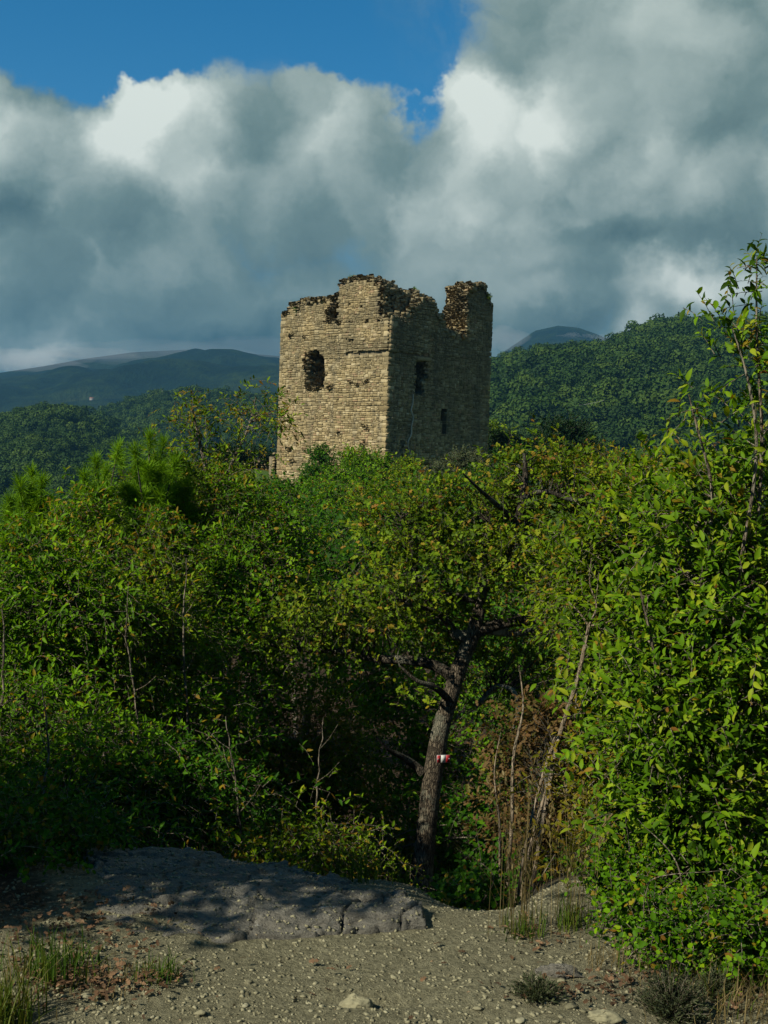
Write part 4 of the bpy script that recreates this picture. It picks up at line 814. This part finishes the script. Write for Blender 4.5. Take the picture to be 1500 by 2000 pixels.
PL('bramble', 'low green bramble at the foot of the privet over the gravel edge', 'shrub', [env(1250, 1815, 4.15, 60, 40), env(1340, 1850, 3.9, 80, 45), env(1440, 1840, 3.9, 80, 60), env(1215, 1770, 4.5, 40, 45)], 'leaf_fresh', OVAL, 230, 6, 6, .10, .026, 74, k=6, r0=.004, clr=.08, shell=.3, aut=.06, twig=.0016)
brs = [px_path([(985, 1790, 4.5), (1000, 1600, 4), (1004, 1470, 3.2), (1022, 1380, 2.2), (1014, 1300, .8)], 6.6), px_path([(1005, 1790, 4.5), (1030, 1640, 4), (1062, 1510, 3.5), (1085, 1440, 3)], 6.7), px_path([(1012, 1790, 4), (1035, 1660, 3.6), (1070, 1530, 3)], 6.8), px_path([(975, 1790, 3), (975, 1600, 2.6), (966, 1500, 1.6), (978, 1430, .6)], 6.6)]
PL('oak_sapling', 'brown leaved sapling with pale bare stems beside the path', 'shrub', [env(1050, 1410, 7.2, 55, 50), env(1020, 1490, 7.3, 50, 60), env(1085, 1560, 7.2, 55, 70), env(1010, 1610, 7.4, 45, 50), env(1070, 1650, 7.0, 45, 30)], 'leaf_brown', OAK, 150, 5, 6, .14, .05, 75, base=P(1000, 1800, 6.7), stems=brs, stem_names=[('stem', 'bark_pale')]*4, bk='bark_pale', clr=.11, shell=.2, aut=0, twig=.0012)
PL('bramble', 'small dark leafed plant at the gully end of the slab', 'shrub', [env(930, 1800, 5.6, 45, 38), env(900, 1830, 5.2, 40, 18), env(925, 1740, 6.0, 45, 40)], 'leaf_deep', OVAL, 90, 5, 6, .11, .036, 76, k=4, r0=.004, clr=.08, shell=.2, aut=.10, twig=.0016)
PL('privet_bush', 'yellow green leafy growth reaching from the privet over towards the oak', 'shrub', [env(1300, 1010, 6.4, 110, 55), env(1220, 1060, 6.8, 90, 60), env(1400, 950, 6.0, 80, 45), env(1200, 1160, 6.8, 80, 60), env(1210, 1290, 6.6, 70, 80)], 'leaf_olive', LANCE2, 330, 5, 7, .18, .062, 77, k=5, r0=.010, clr=.11, shell=.35, aut=.05)
# dead pole with bare top fork
dp = px_path([(1030, 1790, 5), (1062, 1600, 5), (1095, 1430, 4.6), (1130, 1320, 4.2), (1150, 1222, 3.6)], 6.3)
b0 = dp[0, :3]; dpo = thing('dead_sapling', b0, 'bare pale dead sapling leaning up in front of the oak limb', 'tree')
for nm_, pth in (('trunk', dp), ('branch', px_path([(1150, 1224, 3), (1165, 1185, 1.8), (1152, 1140, 1.2), (1155, 1090, .6)], 6.3)), ('branch', px_path([(1150, 1222, 2.6), (1130, 1195, 1.8), (1110, 1175, 1)], 6.3)), ('branch', px_path([(1150, 1222, 2.6), (1180, 1218, 1.6), (1215, 1195, .8)], 6.3))):
    s_ = spline(pth, 18); v, q = tubes(s_[None, :, :3], s_[None, :, 3], 7); mesh(nm_, v, q, M['bark_pale'], parent=dpo, loc=b0, smooth=True)

for lb, pth, Yp in [('thin bare grey stem rising behind the slab crest', [(470, 1715, 2.6), (464, 1560, 2.2), (452, 1470, 1.6), (438, 1400, .7)], 7.6), ('slim bare stem between slab and oak trunk', [(632, 1740, 2.4), (618, 1600, 2.1), (622, 1490, 1.6), (634, 1400, .6)], 8.4), ('bare stem in the shaded shrub at the picture edge', [(92, 1720, 3), (84, 1560, 2.6), (92, 1430, 2), (80, 1330, .8)], 6.9),
                    ('pale upright stem in front of the ash', [(362, 1560, 3), (366, 1380, 2.6), (358, 1220, 2), (366, 1090, .8)], 9.3), ('pale stem leaning in the light green shrub', [(255, 1560, 2.6), (266, 1380, 2.2), (246, 1240, 1.6), (252, 1140, .6)], 8.6), ('pale bare pole rising at the very picture edge', [(4, 1560, 3), (2, 1380, 2.6), (8, 1250, 2), (2, 1190, 1)], 8.0)]:
    pp = px_path(pth, Yp); g_ = float(hgt(pp[0, 0], pp[0, 1])); pp[0, 2] = min(pp[0, 2], g_-.05); so_ = thing('bare_sapling', pp[0, :3], lb, 'sapling'); s_ = spline(pp, 20); s_[:, :2] += np.random.default_rng(len(lb)).normal(0, .006, (20, 2)); v, q = tubes(s_[None, :, :3], s_[None, :, 3], 6); mesh('stem', v, q, M['bark_grey'], parent=so_, loc=pp[0, :3], smooth=True)
    r_ = np.random.default_rng(len(lb)+5)
    for k_ in (10, 13, 16):
        e_ = s_[k_, :3]+np.array([r_.choice([-1, 1])*r_.uniform(.08, .16), r_.normal(0, .05), r_.uniform(.10, .2)]); bp = np.array([np.r_[s_[k_, :3], s_[k_, 3]*.6], np.r_[s_[k_, :3]*.5+e_*.5+[0, 0, -.015], s_[k_, 3]*.4], np.r_[e_, .001]]); b_ = spline(bp, 8); v, q = tubes(b_[None, :, :3], b_[None, :, 3], 5); mesh('branch', v, q, M['bark_grey'], parent=so_, loc=pp[0, :3])
# trees standing beside the knoll, out of frame, that shade the slab and the corner
for lb, E, sd in [('broad tree beside the knoll whose shade falls on the slab', [(-3.6, 2.75, 3.0, 1.1, .8, .9, 1), (-4.4, 3.2, 2.0, 1.2, .9, 1.0, 1), (-2.9, 3.3, 1.9, .8, .6, .7, 1)], 81), ('bushy tree beyond the corner that darkens the thicket foot', [(-4.0, 5.0, 1.5, 1.2, 1.1, 1.0, 1), (-5.6, 4.4, 2.4, 1.3, 1.2, 1.1, 1), (-3.0, 5.0, .9, .7, .8, .9, 1)], 82)]:
    PL('hazel_tree', lb, 'tree', E, 'leaf_fresh', OVAL, 380 if sd == 81 else 420, 6, 7, .24, .075, sd, k=4, r0=.05, clr=.22, shell=.35, aut=.03)

for lb, x_, y_, h_, sd in [('tall oak on the knoll behind the viewer', 1.5, -8.5, 6.5, 91), ('spreading oak on the knoll behind the path', 5.6, -5.0, 6.0, 92), ('round crowned oak beside the viewer beyond the privet', 7.5, .5, 5.5, 93), ('young oak on the rear slope of the knoll', -2.4, -9.5, 6.0, 94)]:  # unseen oaks added out of frame to block sky light on the foreground
    PL('oak_tree', lb, 'tree', [(x_, y_, h_*.62, 2.3, 2.3, h_*.34, 1), (x_+1.1, y_-.6, h_*.45, 1.8, 1.8, h_*.28, 1), (x_-1.0, y_+.3, h_*.42, 1.7, 1.7, h_*.28, 1)], 'leaf_oak', OVAL, 330, 6, 5, .5, .16, sd, k=3, r0=.12, clr=.4, shell=.5, aut=.05)
# ------------------------------------------------------------------ rocks, stones, gravel
def G(px, py, y0=2.2, y1=60.):
    """where the pixel's ray meets the ground"""
    ys = np.geomspace(y0, y1, 900); d = ray(px, py); pts = np.array([0, 0, CAMZ])+d[None]*(ys/d[1])[:, None]
    k = np.argmax(pts[:, 2] < hgt(pts[:, 0], pts[:, 1])); return pts[k]
SLAB = []
def slab_z(x, y): return SLAB[0](np.asarray(x), np.asarray(y))
def build_slab():
    poly = [P(*p)[:2] for p in [(165, 1702, 5.0), (250, 1685, 5.15), (330, 1675, 5.25), (450, 1686, 5.2), (520, 1712, 5.05), (600, 1738, 4.9), (690, 1756, 4.75), (735, 1785, 4.6), (830, 1800, 4.5), (856, 1832, 4.3), (848, 1864, 4.08), (700, 1866, 3.98), (560, 1855, 3.98), (350, 1874, 3.85), (230, 1885, 3.80), (165, 1820, 4.15), (150, 1750, 4.6)]]
    poly = np.array(poly); x0, y0 = poly.min(0)-.08; x1, y1 = poly.max(0)+.08; nx, ny = 210, 190
    X, Y = np.meshgrid(np.linspace(x0, x1, nx), np.linspace(y0, y1, ny)); wx = X+fbm(X*5, Y*5, 41, 3)*.10; wy = Y+fbm(X*5+9, Y*5, 43, 3)*.10
    ins = inpoly([tuple(p) for p in poly], wx, wy); dist = np.full(X.shape, 9.)
    for i in range(len(poly)):
        p, q = poly[i], poly[(i+1) % len(poly)]; e = q-p; u = np.clip(((wx-p[0])*e[0]+(wy-p[1])*e[1])/(e@e), 0, 1); dist = np.minimum(dist, np.hypot(wx-p[0]-u*e[0], wy-p[1]-u*e[1]))
    sd = np.where(ins, dist, -dist)
    zp = np.interp(Y, [3.7, 3.95, 4.3, 4.8, 5.2, 5.5], [.0, .02, .012, -.06, -.135, -.25])+.02*np.clip(-X-.2, 0, 1)
    lay = fbm(X*1.6+3, Y*2.6, 47, 4)*.065+fbm(X*7, Y*11, 48, 3)*.022; st = .020; q_ = lay/st; fl = np.floor(q_); lay = (fl+sstep(.72, 1.0, q_-fl))*st     # bedding ledges
    crack = np.abs(fbm(X*2.2+5, Y*1.7+2, 55, 3)); zc = -.035*np.exp(-(crack/.012)**2)
    crack2 = np.abs(fbm(X*3.4+15, Y*3.1+2, 57, 3)); zc = zc-.02*np.exp(-(crack2/.010)**2)
    z = zp+lay*.75+zc+fbm(X*17, Y*24, 52, 4, .62)*.011
    front = sstep(3.7, 4.15, Y)
    z = z-(1-sstep(-.005, .045, sd))*(.10+.42*front)-.01*(1-sstep(0, .2, sd))*front
    V = np.stack([X, Y, z], -1).reshape(-1, 3); i = np.arange(ny-1)[:, None]*nx; j = np.arange(nx-1)[None]; Q = np.stack([i+j, i+j+1, i+nx+j+1, i+nx+j], -1).reshape(-1, 4)
    Q = Q[(sd.ravel()[Q] > -.09).any(1)]
    def sz(x, y):
        i = np.clip(((y-y0)/(y1-y0)*(ny-1)).astype(int), 0, ny-1); j = np.clip(((x-x0)/(x1-x0)*(nx-1)).astype(int), 0, nx-1)
        return np.where((x > x0) & (x < x1) & (y > y0) & (y < y1), z[i, j], -9)
    SLAB.append(sz)
    us, inv = np.unique(Q, return_inverse=True); tag(mesh('rock_slab', V[us], inv.reshape(-1, 4), M['rock'], smooth=False), 'broad grey layered rock slab in dappled shade behind the gravel', 'rock')
build_slab()
def facet(r, nu=9, nv=6, flatz=.6, cuts=9):
    u = np.arange(nu)/nu*2*np.pi; v = np.linspace(-.5, .5, nv)*np.pi*.94
    p = np.array([[math.cos(b)*math.cos(a), math.cos(b)*math.sin(a), math.sin(b)] for b in v for a in u])
    for _ in range(cuts):
        n = norm(r.normal(size=3)); h = r.uniform(.55, .85); d = p @ n; p = p-np.outer(np.maximum(d-h, 0), n)
    p = p*np.array([1, r.uniform(.65, .95), flatz])+r.normal(0, .02, p.shape)
    i = np.arange(nv-1)[:, None]*nu; j = np.arange(nu)[None]; j2 = (j+1) % nu; Q = np.stack([i+j, i+j2, i+nu+j2, i+nu+j], -1).reshape(-1, 4)
    k = (nv-1)*nu; p = np.vstack([p, p[:nu].mean(0), p[k:].mean(0)]); T = [[nu*nv, (a+1) % nu, a] for a in range(nu)]+[[nu*nv+1, k+a, k+(a+1) % nu] for a in range(nu)]
    return p, Q, T
def boulder(label, px, py, Y, wpx, hpx, seed, mt='rock', name='rock', nu=40, nv=26, deep=.8):
    r = np.random.default_rng(seed); c = P(px, py, Y); p, Q, T = facet(r, nu, nv, 1.0, 14); s_ = np.array([wpx, wpx*deep, hpx])*Y/F
    p = p+norm(p)*(fbm(p[:, 0]*3+seed, p[:, 1]*3+p[:, 2]*2, seed, 4)*.22)[:, None]; p = p*s_
    tag(mesh(name, p+c, Q, M[mt], np.full(len(p), .5), T=T, loc=c), label, 'rock')
boulder('pale lichen spotted rock at the foot of the oak', 800, 1798, 5.5, 88, 36, 1)
boulder('low broken rock between slab end and small dark plant', 868, 1836, 4.9, 38, 26, 2)
boulder('blocky end of the rock slab overhanging the gully', 815, 1838, 4.35, 50, 20, 3)
boulder('flat lichen crusted stone set in the gravel before the privet', 1085, 1905, 3.74, 58, 26, 4, deep=.5)
boulder('mossy rock half under the bramble beside the path', 1150, 1868, 4.05, 42, 20, 9, deep=.6)
boulder('brown stone wedged at the foot of the yellowing bush', 1160, 1700, 5.6, 26, 34, 5)
boulder('thin flat tan stone where slab and gravel meet', 668, 1872, 3.86, 42, 9, 6, 'pebble')
boulder('dark split stone at the bottom of the gravel', 690, 1965, 3.5, 38, 22, 7, 'pebble')
boulder('tan block at the edge of the leaf litter', 303, 1938, 3.58, 20, 14, 8, 'pebble')
boulder('flat brown stone at the bottom edge towards the grey cushion', 1180, 1990, 3.42, 36, 16, 10, 'pebble')
boulder('pale flat stone lying beyond the lichen stone', 1132, 1936, 3.62, 20, 8, 11, 'pebble')
def build_gravel():
    r = np.random.default_rng(77); var = []
    for k in range(8):
        p, Q, T = facet(r, 7, 5, r.uniform(.28, .5), 10); o = mesh('stone', p, Q, M['pebble'], np.full(len(p), .15+.1*k), T=T); COL.objects.unlink(o); var.append(o.data)
    n = 0
    while n < 50:
        px, py = r.uniform(130, 1230), 1870+130*r.random()**.8; g = G(px, py)
        if g[0] < -.9 and g[1] > 3.9: continue
        s_ = r.uniform(.008, .016) if r.random() < .8 else r.uniform(.016, .028)
        o = bpy.data.objects.new('stone', var[r.integers(8)]); COL.objects.link(o); o.location = (g[0], g[1], float(hgt(g[0], g[1]))+s_*.12); o.scale = (s_, s_, s_); o.rotation_euler = (r.normal(0, .15), r.normal(0, .15), r.uniform(0, 6.28))
        tag(o, 'small angular stone lying loose on the gravel', 'stone', 'loose stones on the gravel'); n += 1
    bv = np.array([[i, j, k] for i in (-1, 1) for j in (-1, 1) for k in (-1, 1)], float); bq = np.array([[0, 1, 3, 2], [4, 6, 7, 5], [0, 4, 5, 1], [2, 3, 7, 6], [0, 2, 6, 4], [1, 5, 7, 3]], np.int32)
    N = 13000; x = r.uniform(-1.3, 1.4, N); y = 3.15+2.0*r.random(N)**1.3; pt = np.c_[x, y, np.maximum(hgt(x, y), slab_z(x, y))]
    s_ = .0014+.0050*r.random(N)**2.6; ax = norm(r.normal(size=(N, 3))*[1, 1, .3]); b2 = norm(np.cross(ax, r.normal(0, .25, (N, 3))+[0, 0, 1])); b3 = np.cross(ax, b2)
    tv = bv[None]*.8+r.normal(0, .28, (N, 8, 3)); V = pt[:, None]+s_[:, None, None]*(tv[..., :1]*ax[:, None]*1.3+tv[..., 1:2]*b2[:, None]+tv[..., 2:]*b3[:, None]*.7)
    Q = (np.arange(N)*8)[:, None, None]+bq[None]
    tag(mesh('gravel', V.reshape(-1, 3), Q.reshape(-1, 4), M['pebble'], np.repeat(np.clip(r.normal(.42, .22, N), 0, 1), 8)), 'loose grey brown gravel scattered over the knoll', kind='stuff')
    # fallen leaves, thick in the corner and along the bush foot, sparse elsewhere
    pts = []
    for cx, cy, sx, sy, m in [(140, 1925, 70, 24, 260), (300, 1920, 40, 18, 60), (1100, 1945, 90, 12, 70), (1240, 1930, 60, 25, 70), (60, 1800, 90, 60, 300), (700, 1930, 300, 40, 36), (1050, 1830, 40, 20, 60), (1450, 1960, 60, 25, 70), (200, 1800, 60, 40, 160)]:
        for _ in range(m):
            q = G(cx+r.normal()*sx, min(max(cy+r.normal()*sy, 1690), 2040)); pts.append(q)
    x = r.uniform(-3, 3, 900); y = r.uniform(5.2, 11, 900); pts = np.vstack([np.array(pts), np.c_[x, y, hgt(x, y)]]); n = len(pts); pts[:, 2] = hgt(pts[:, 0], pts[:, 1])+r.uniform(.004, .03, n)
    V, Q, Tn = put_leaves(pts, r.normal(size=(n, 3))*[1, 1, .25], r.normal(0, .45, (n, 3))+[0, 0, 1], r.uniform(.010, .034, n), r.random(n), OAK)
    tag(mesh('leaf_litter', V, Q, M['litter'], Tn), 'dry reddish brown fallen leaves on the ground', kind='stuff')
build_gravel()

PL('bramble', 'dark low bramble in the shaded corner beside the rock slab', 'shrub', [(-1.42, 4.55, .06, .28, .35, .16, 1), (-1.6, 5.0, .02, .35, .3, .22, 1), (-1.25, 5.05, -.05, .22, .25, .16, 1)], 'leaf_deep', OVAL, 150, 6, 6, .10, .030, 78, k=6, r0=.004, clr=.08, shell=.2, aut=.10, twig=.0016)
# ------------------------------------------------------------------ grass and small herbs
def tuft(name, label, px, py, n, h, spread, mname, seed, lean=.35, wid=.0035, base=None, rad=.05, tone=(0, 1), heads=0):
    r = np.random.default_rng(seed); b = G(px, py) if base is None else base; b = np.array([b[0], b[1], float(hgt(b[0], b[1]))]); o = thing(name, b, label, 'grass')
    p0 = b+np.c_[r.normal(0, rad, (n, 2)), np.zeros(n)]; p0[:, 2] = hgt(p0[:, 0], p0[:, 1])-.01; a = r.uniform(0, 6.28, n); ln = h*r.uniform(.45, 1.1, n); le = np.abs(r.normal(0, lean, n))*spread
    dr = np.c_[np.cos(a), np.sin(a), 0*a]; k = 5; u = np.linspace(0, 1, k)
    mid = p0[:, None]+dr[:, None]*(le*ln)[:, None, None]*(u**1.8)[None, :, None]+np.array([0, 0, 1])*(ln[:, None]*(u-.25*(le[:, None])*u**2))[..., None]
    sd = np.c_[-np.sin(a), np.cos(a), 0*a]; w = (wid*r.uniform(.6, 1.3, n))[:, None]*(1-u**2*.85)[None]
    V = np.stack([mid-sd[:, None]*w[..., None], mid+sd[:, None]*w[..., None]], 2).reshape(-1, 3)
    j = np.arange(k-1)*2; q = np.stack([j, j+1, j+3, j+2], -1); Q = ((np.arange(n)*k*2)[:, None, None]+q[None]).reshape(-1, 4)
    g = mesh('blades', V, Q, M[mname], np.repeat(r.uniform(*tone, n), k*2), parent=o, loc=b); g['kind'] = 'stuff'
    if heads:
        m = heads; V, Q, Tn = put_leaves(np.repeat(mid[:m, -1], 7, 0)-np.repeat(norm(mid[:m, -1]-mid[:m, -2]), 7, 0)*r.uniform(0, .08, (m*7, 1)), np.repeat(norm(mid[:m, -1]-mid[:m, -2]), 7, 0)+r.normal(0, .3, (m*7, 3)), r.normal(size=(m*7, 3)), np.full(m*7, .022), r.random(m*7), LANCE)
        mesh('seed_heads', V, Q, M['grass_dry'], Tn, parent=o, loc=b)['kind'] = 'stuff'
    return o
tuft('grass_tussock', 'tall dry straw tussock at the foot of the brown sapling', 1018, 1822, 60, .54, 1.0, 'grass_dry', 1, lean=.26, wid=.0010, rad=.045, heads=22)
tuft('grass_tussock', 'tall dry tussock nearest the yellowing bush', 1108, 1800, 46, .48, 1.0, 'grass_dry', 2, lean=.24, wid=.0010, rad=.04, heads=18)
tuft('grass_tussock', 'short green base tuft under the tall dry tussock by the bush', 1112, 1812, 110, .14, 1.6, 'grass_green', 3, wid=.002, rad=.045, tone=(.3, 1))
tuft('grass_tuft', 'small green tuft at the sapling foot', 1018, 1830, 90, .10, 1.6, 'grass_green', 4, wid=.002, rad=.035, tone=(.2, 1))
tuft('grass_tuft', 'bright green grass tuft in the leaf litter corner', 105, 1905, 240, .13, 1.5, 'grass_green', 5, wid=.002, rad=.06, tone=(0, .8))
tuft('grass_tuft', 'thin green tuft beside the tan block', 308, 1912, 110, .085, 1.7, 'grass_green', 6, wid=.0017, rad=.035, tone=(.1, .9))
tuft('grass_tuft', 'half dry grass clump cut by the bottom corner', 8, 2010, 200, .20, 1.3, 'grass_green', 7, wid=.002, rad=.05, tone=(.5, 1))
tuft('grass_tuft', 'few long straw blades arching over the corner clump', 25, 1990, 14, .30, 2.2, 'grass_dry', 8, wid=.0018, rad=.03)
tuft('grass_tuft', 'dry stubble between the litter and the gravel', 205, 1925, 160, .05, 1.6, 'grass_dry', 9, wid=.0014, rad=.07)
tuft('grass_tuft', 'dry grass in the bottom corner beneath the bramble', 1455, 1965, 260, .15, 1.8, 'grass_dry', 10, wid=.0016, rad=.12)
tuft('grass_tuft', 'green grass at the edge under the privet', 1410, 1915, 240, .13, 1.6, 'grass_green', 12, wid=.0018, rad=.12, tone=(.3, 1))
tuft('grass_tuft', 'straw grass between the bramble and the lichen stone', 1215, 1895, 150, .09, 2.0, 'grass_dry', 13, wid=.0014, rad=.07)
tuft('grass_tuft', 'green blades sprouting behind the slab edge', 690, 1745, 40, .26, 1.3, 'grass_green', 14, wid=.0025, rad=.06, base=P(690, 1750, 5.0))
tuft('grass_tuft', 'sparse green blades beside the oak foot', 760, 1760, 36, .24, 1.4, 'grass_green', 15, wid=.0025, rad=.06, base=P(770, 1760, 6.0))
def cushion(label, px, py, rx, h, seed, n=420):
    r = np.random.default_rng(seed); b = G(px, py); o = thing('grey_cushion_plant', b, label, 'plant'); v = norm(r.normal(size=(n, 3))); v[:, 2] = np.abs(v[:, 2]); rad = rx*r.uniform(.5, 1.1, n)
    tips = b+v*np.c_[rad, rad*.8, h*rad/rx]; p0 = b+v*np.c_[rad, rad, h*rad/rx]*.15
    V1, Q1 = tubes(np.stack([p0, p0*.5+tips*.5, tips], 1), np.tile([.0011, .0009, .0006], (n, 1)), 3); mesh('stems', V1, Q1, M['bark_grey'], parent=o, loc=b)['kind'] = 'stuff'
    m = 12; pt = np.repeat(p0, m, 0)+np.repeat(tips-p0, m, 0)*r.uniform(.35, 1, (n*m, 1)); V, Q, Tn = put_leaves(pt, np.repeat(norm(tips-p0), m, 0)+r.normal(0, .6, (n*m, 3)), r.normal(size=(n*m, 3)), r.uniform(.008, .017, n*m), r.random(n*m), (LANCE[0]*[1, .55, 1], LANCE[1]))
    mesh('crown', V, Q, M['leaf_grey'], Tn, parent=o, loc=b)['kind'] = 'stuff'
cushion('grey green cushion herb at the bottom edge under the bramble', 1310, 1985, .12, .15, 1)
cushion('small sparse grey herb beside the lichen crusted stone', 1050, 1950, .085, .07, 2, 200)
cushion('grey herb by the leaf litter under the privet', 1395, 1945, .07, .09, 3, 200)

# ------------------------------------------------------------------ bits round the tower
def stack_wall(name, label, pa, pb, ztop, zbot, thick, seed):
    r = np.random.default_rng(seed); pa, pb = np.array(pa), np.array(pb); L = np.linalg.norm(pb-pa); ax = (pb-pa)/L; out = np.array([ax[1], -ax[0], 0.]); ax = np.r_[ax, 0][:3]; mid = np.r_[(pa+pb)/2, zbot]
    o = thing(name, mid, label, 'wall'); p, Q, T = facet(r, 7, 5, .8, 6); me_o = mesh('stone', p, Q, M['stone'], np.full(len(p), .45), T=T); COL.objects.unlink(me_o)
    core_v, core_q = box_geo((0, 0, (ztop-.3-zbot)/2), (L*.85, thick*.5, ztop-.3-zbot)); R_ = np.array([ax, np.cross(UPV, ax), UPV]); mesh('wall_core', core_v @ R_, core_q, M['mortar'], parent=o)
    z = zbot+.5; 
    while z < ztop:
        a = -L/2
        while a < L/2:
            l = r.uniform(.25, .5)
            if z < ztop-.35 or r.random() < .6:
                s_ = bpy.data.objects.new('stone', me_o.data); COL.objects.link(s_); s_.parent = o
                s_.location = Vector((ax*(a+l/2)+out*(thick*.38+r.normal(0, .04))+UPV*(z-zbot)).tolist()); s_.scale = (l*.56, thick*.28, .15); s_.rotation_euler = (0, r.normal(0, .08), math.atan2(ax[1], ax[0])+r.normal(0, .06))
            a += l
        z += .22
stack_wall('ruined_wall', 'crumbled end of a low stone wall beyond the lawn', P(424, 890, 104)[:2], P(450, 890, 104)[:2], P(437, 878, 104)[2], -1.2, .9, 1)
stack_wall('ruined_wall', 'long low stone wall behind the lawn beside the sunlit tower face', P(455, 893, 108)[:2], P(545, 893, 110)[:2], P(500, 891, 109)[2], -1.6, .8, 2)
stack_wall('wall_stump', 'narrow stone stump right beside the sunlit tower corner', P(528, 900, 90)[:2], P(540, 900, 90.6)[:2], P(533, 884, 90)[2], -1.6, .6, 3)
def topplant(label, px, py, Y, rx, rz, mname, seed, n=10, ll=.14):
    c = P(px, py, Y); PL('wall_plant', label, 'plant', [env(px, py, Y, rx, rz)], mname, LANCE, n, 4, 5, ll*1.6, ll, seed, base=c-np.array([0, 0, rz*Y/F+.05]), stems=[np.array([np.r_[c-[0, 0, rz*Y/F+.1], .02], np.r_[c, .01], np.r_[c+[0, 0, .1], .004]])], bk='bark_grey', clr=.08, shell=.2, twig=.004)
topplant('little plant on the highest point of the tower', 691, 545, 83, 5, 3, 'leaf_olive', 1)
topplant('upright plant on the broken crown above the shaded face', 809, 571, 83.5, 4, 7, 'leaf_fresh', 2, 12)
topplant('green clump in the broken top of the sunlit face', 583, 603, 86.3, 9, 7, 'leaf_deep', 3, 22)
topplant('dry grass on the top of the sunlit face', 603, 588, 86, 14, 3, 'grass_dry', 4, 20)
topplant('small plant on the outer edge of the broken turret', 957, 580, 87, 3, 5, 'leaf_olive', 5, 8)
topplant('tiny fern under the ragged window', 573, 748, 87, 3, 2.5, 'leaf_deep', 6, 7, .12)

# ------------------------------------------------------------------ air
hb = [(-7000, 7000), (-300, 11500), (-125, 455)]
hv = np.array([[x, y, z] for x in hb[0] for y in hb[1] for z in hb[2]], float)
def _haze(k):
    p = k.node('ShaderNodeVolumePrincipled'); p.inputs['Color'].default_value = (.16/K, .48/K, .82/K, 1); p.inputs['Density'].default_value = 1.4e-4; p.inputs['Anisotropy'].default_value = .2
    k.l.new(p.outputs[0], k.out.inputs['Volume'])
mat('haze', _haze)
hz = tag(mesh('haze', hv, [[0, 1, 3, 2], [4, 6, 7, 5], [0, 4, 5, 1], [2, 3, 7, 6], [0, 2, 6, 4], [1, 5, 7, 3]], M['haze']), 'thin blue haze in the valley air', kind='stuff')

# drifts of cloud lying on the far slopes
def _veil(k):
    p = k.node('ShaderNodeVolumePrincipled'); p.inputs['Color'].default_value = (.40, .46, .51, 1); p.inputs['Density'].default_value = .0012; k.l.new(p.outputs[0], k.out.inputs['Volume'])
mat('veil', _veil)
def _mist(k):
    p = k.node('ShaderNodeVolumePrincipled'); p.inputs['Color'].default_value = (.62, .63, .65, 1); p.inputs['Density'].default_value = .0024; k.l.new(p.outputs[0], k.out.inputs['Volume'])
mat('mist', _mist)
def mist(label, px, py, Y, rx, rz, ry, seed, mt='mist'):
    r = np.random.default_rng(seed); nu, nv = 40, 20; u = np.arange(nu)/nu*2*np.pi; v = np.linspace(-.495, .495, nv)*np.pi
    p = np.array([[math.cos(q)*math.cos(a), math.cos(q)*math.sin(a), math.sin(q)] for q in v for a in u]); p = p*(1+.5*fbm(p[:, 0]*2+seed, p[:, 2]*2+p[:, 1], seed, 3))[:, None]*np.array([rx*Y/F, ry, rz*Y/F])+P(px, py, Y)
    i = np.arange(nv-1)[:, None]*nu; j = np.arange(nu)[None]; j2 = (j+1) % nu; Q = np.stack([i+j, i+j2, i+nu+j2, i+nu+j], -1).reshape(-1, 4)
    k = (nv-1)*nu; p = np.vstack([p, p[:nu].mean(0), p[k:].mean(0)]); T = [[nu*nv, (a+1) % nu, a] for a in range(nu)]+[[nu*nv+1, k+a, k+(a+1) % nu] for a in range(nu)]
    tag(mesh('mist', p, Q, M[mt], T=T, smooth=True), label, kind='stuff')
for a_ in [('white cloud drift on the crest of the far mountain', 30, 704, 3330, 150, 20, 100, 1), ('thin cloud drift along the mountain crest', 170, 690, 3350, 110, 12, 70, 2),
           ('grey cloud veil over the crest beyond the mast', 300, 690, 3300, 190, 26, 130, 3, 'veil'), ('grey cloud veil over the crest beside the tower', 480, 690, 3300, 150, 28, 130, 7, 'veil'), ('pale wisp across the far peak', 1110, 668, 3600, 50, 16, 90, 4), ('wisp trailing from the far peak shoulder', 1175, 672, 3600, 60, 16, 90, 5), ('wisp over the saddle by the tower', 985, 660, 3600, 40, 22, 80, 6)]: mist(*a_)
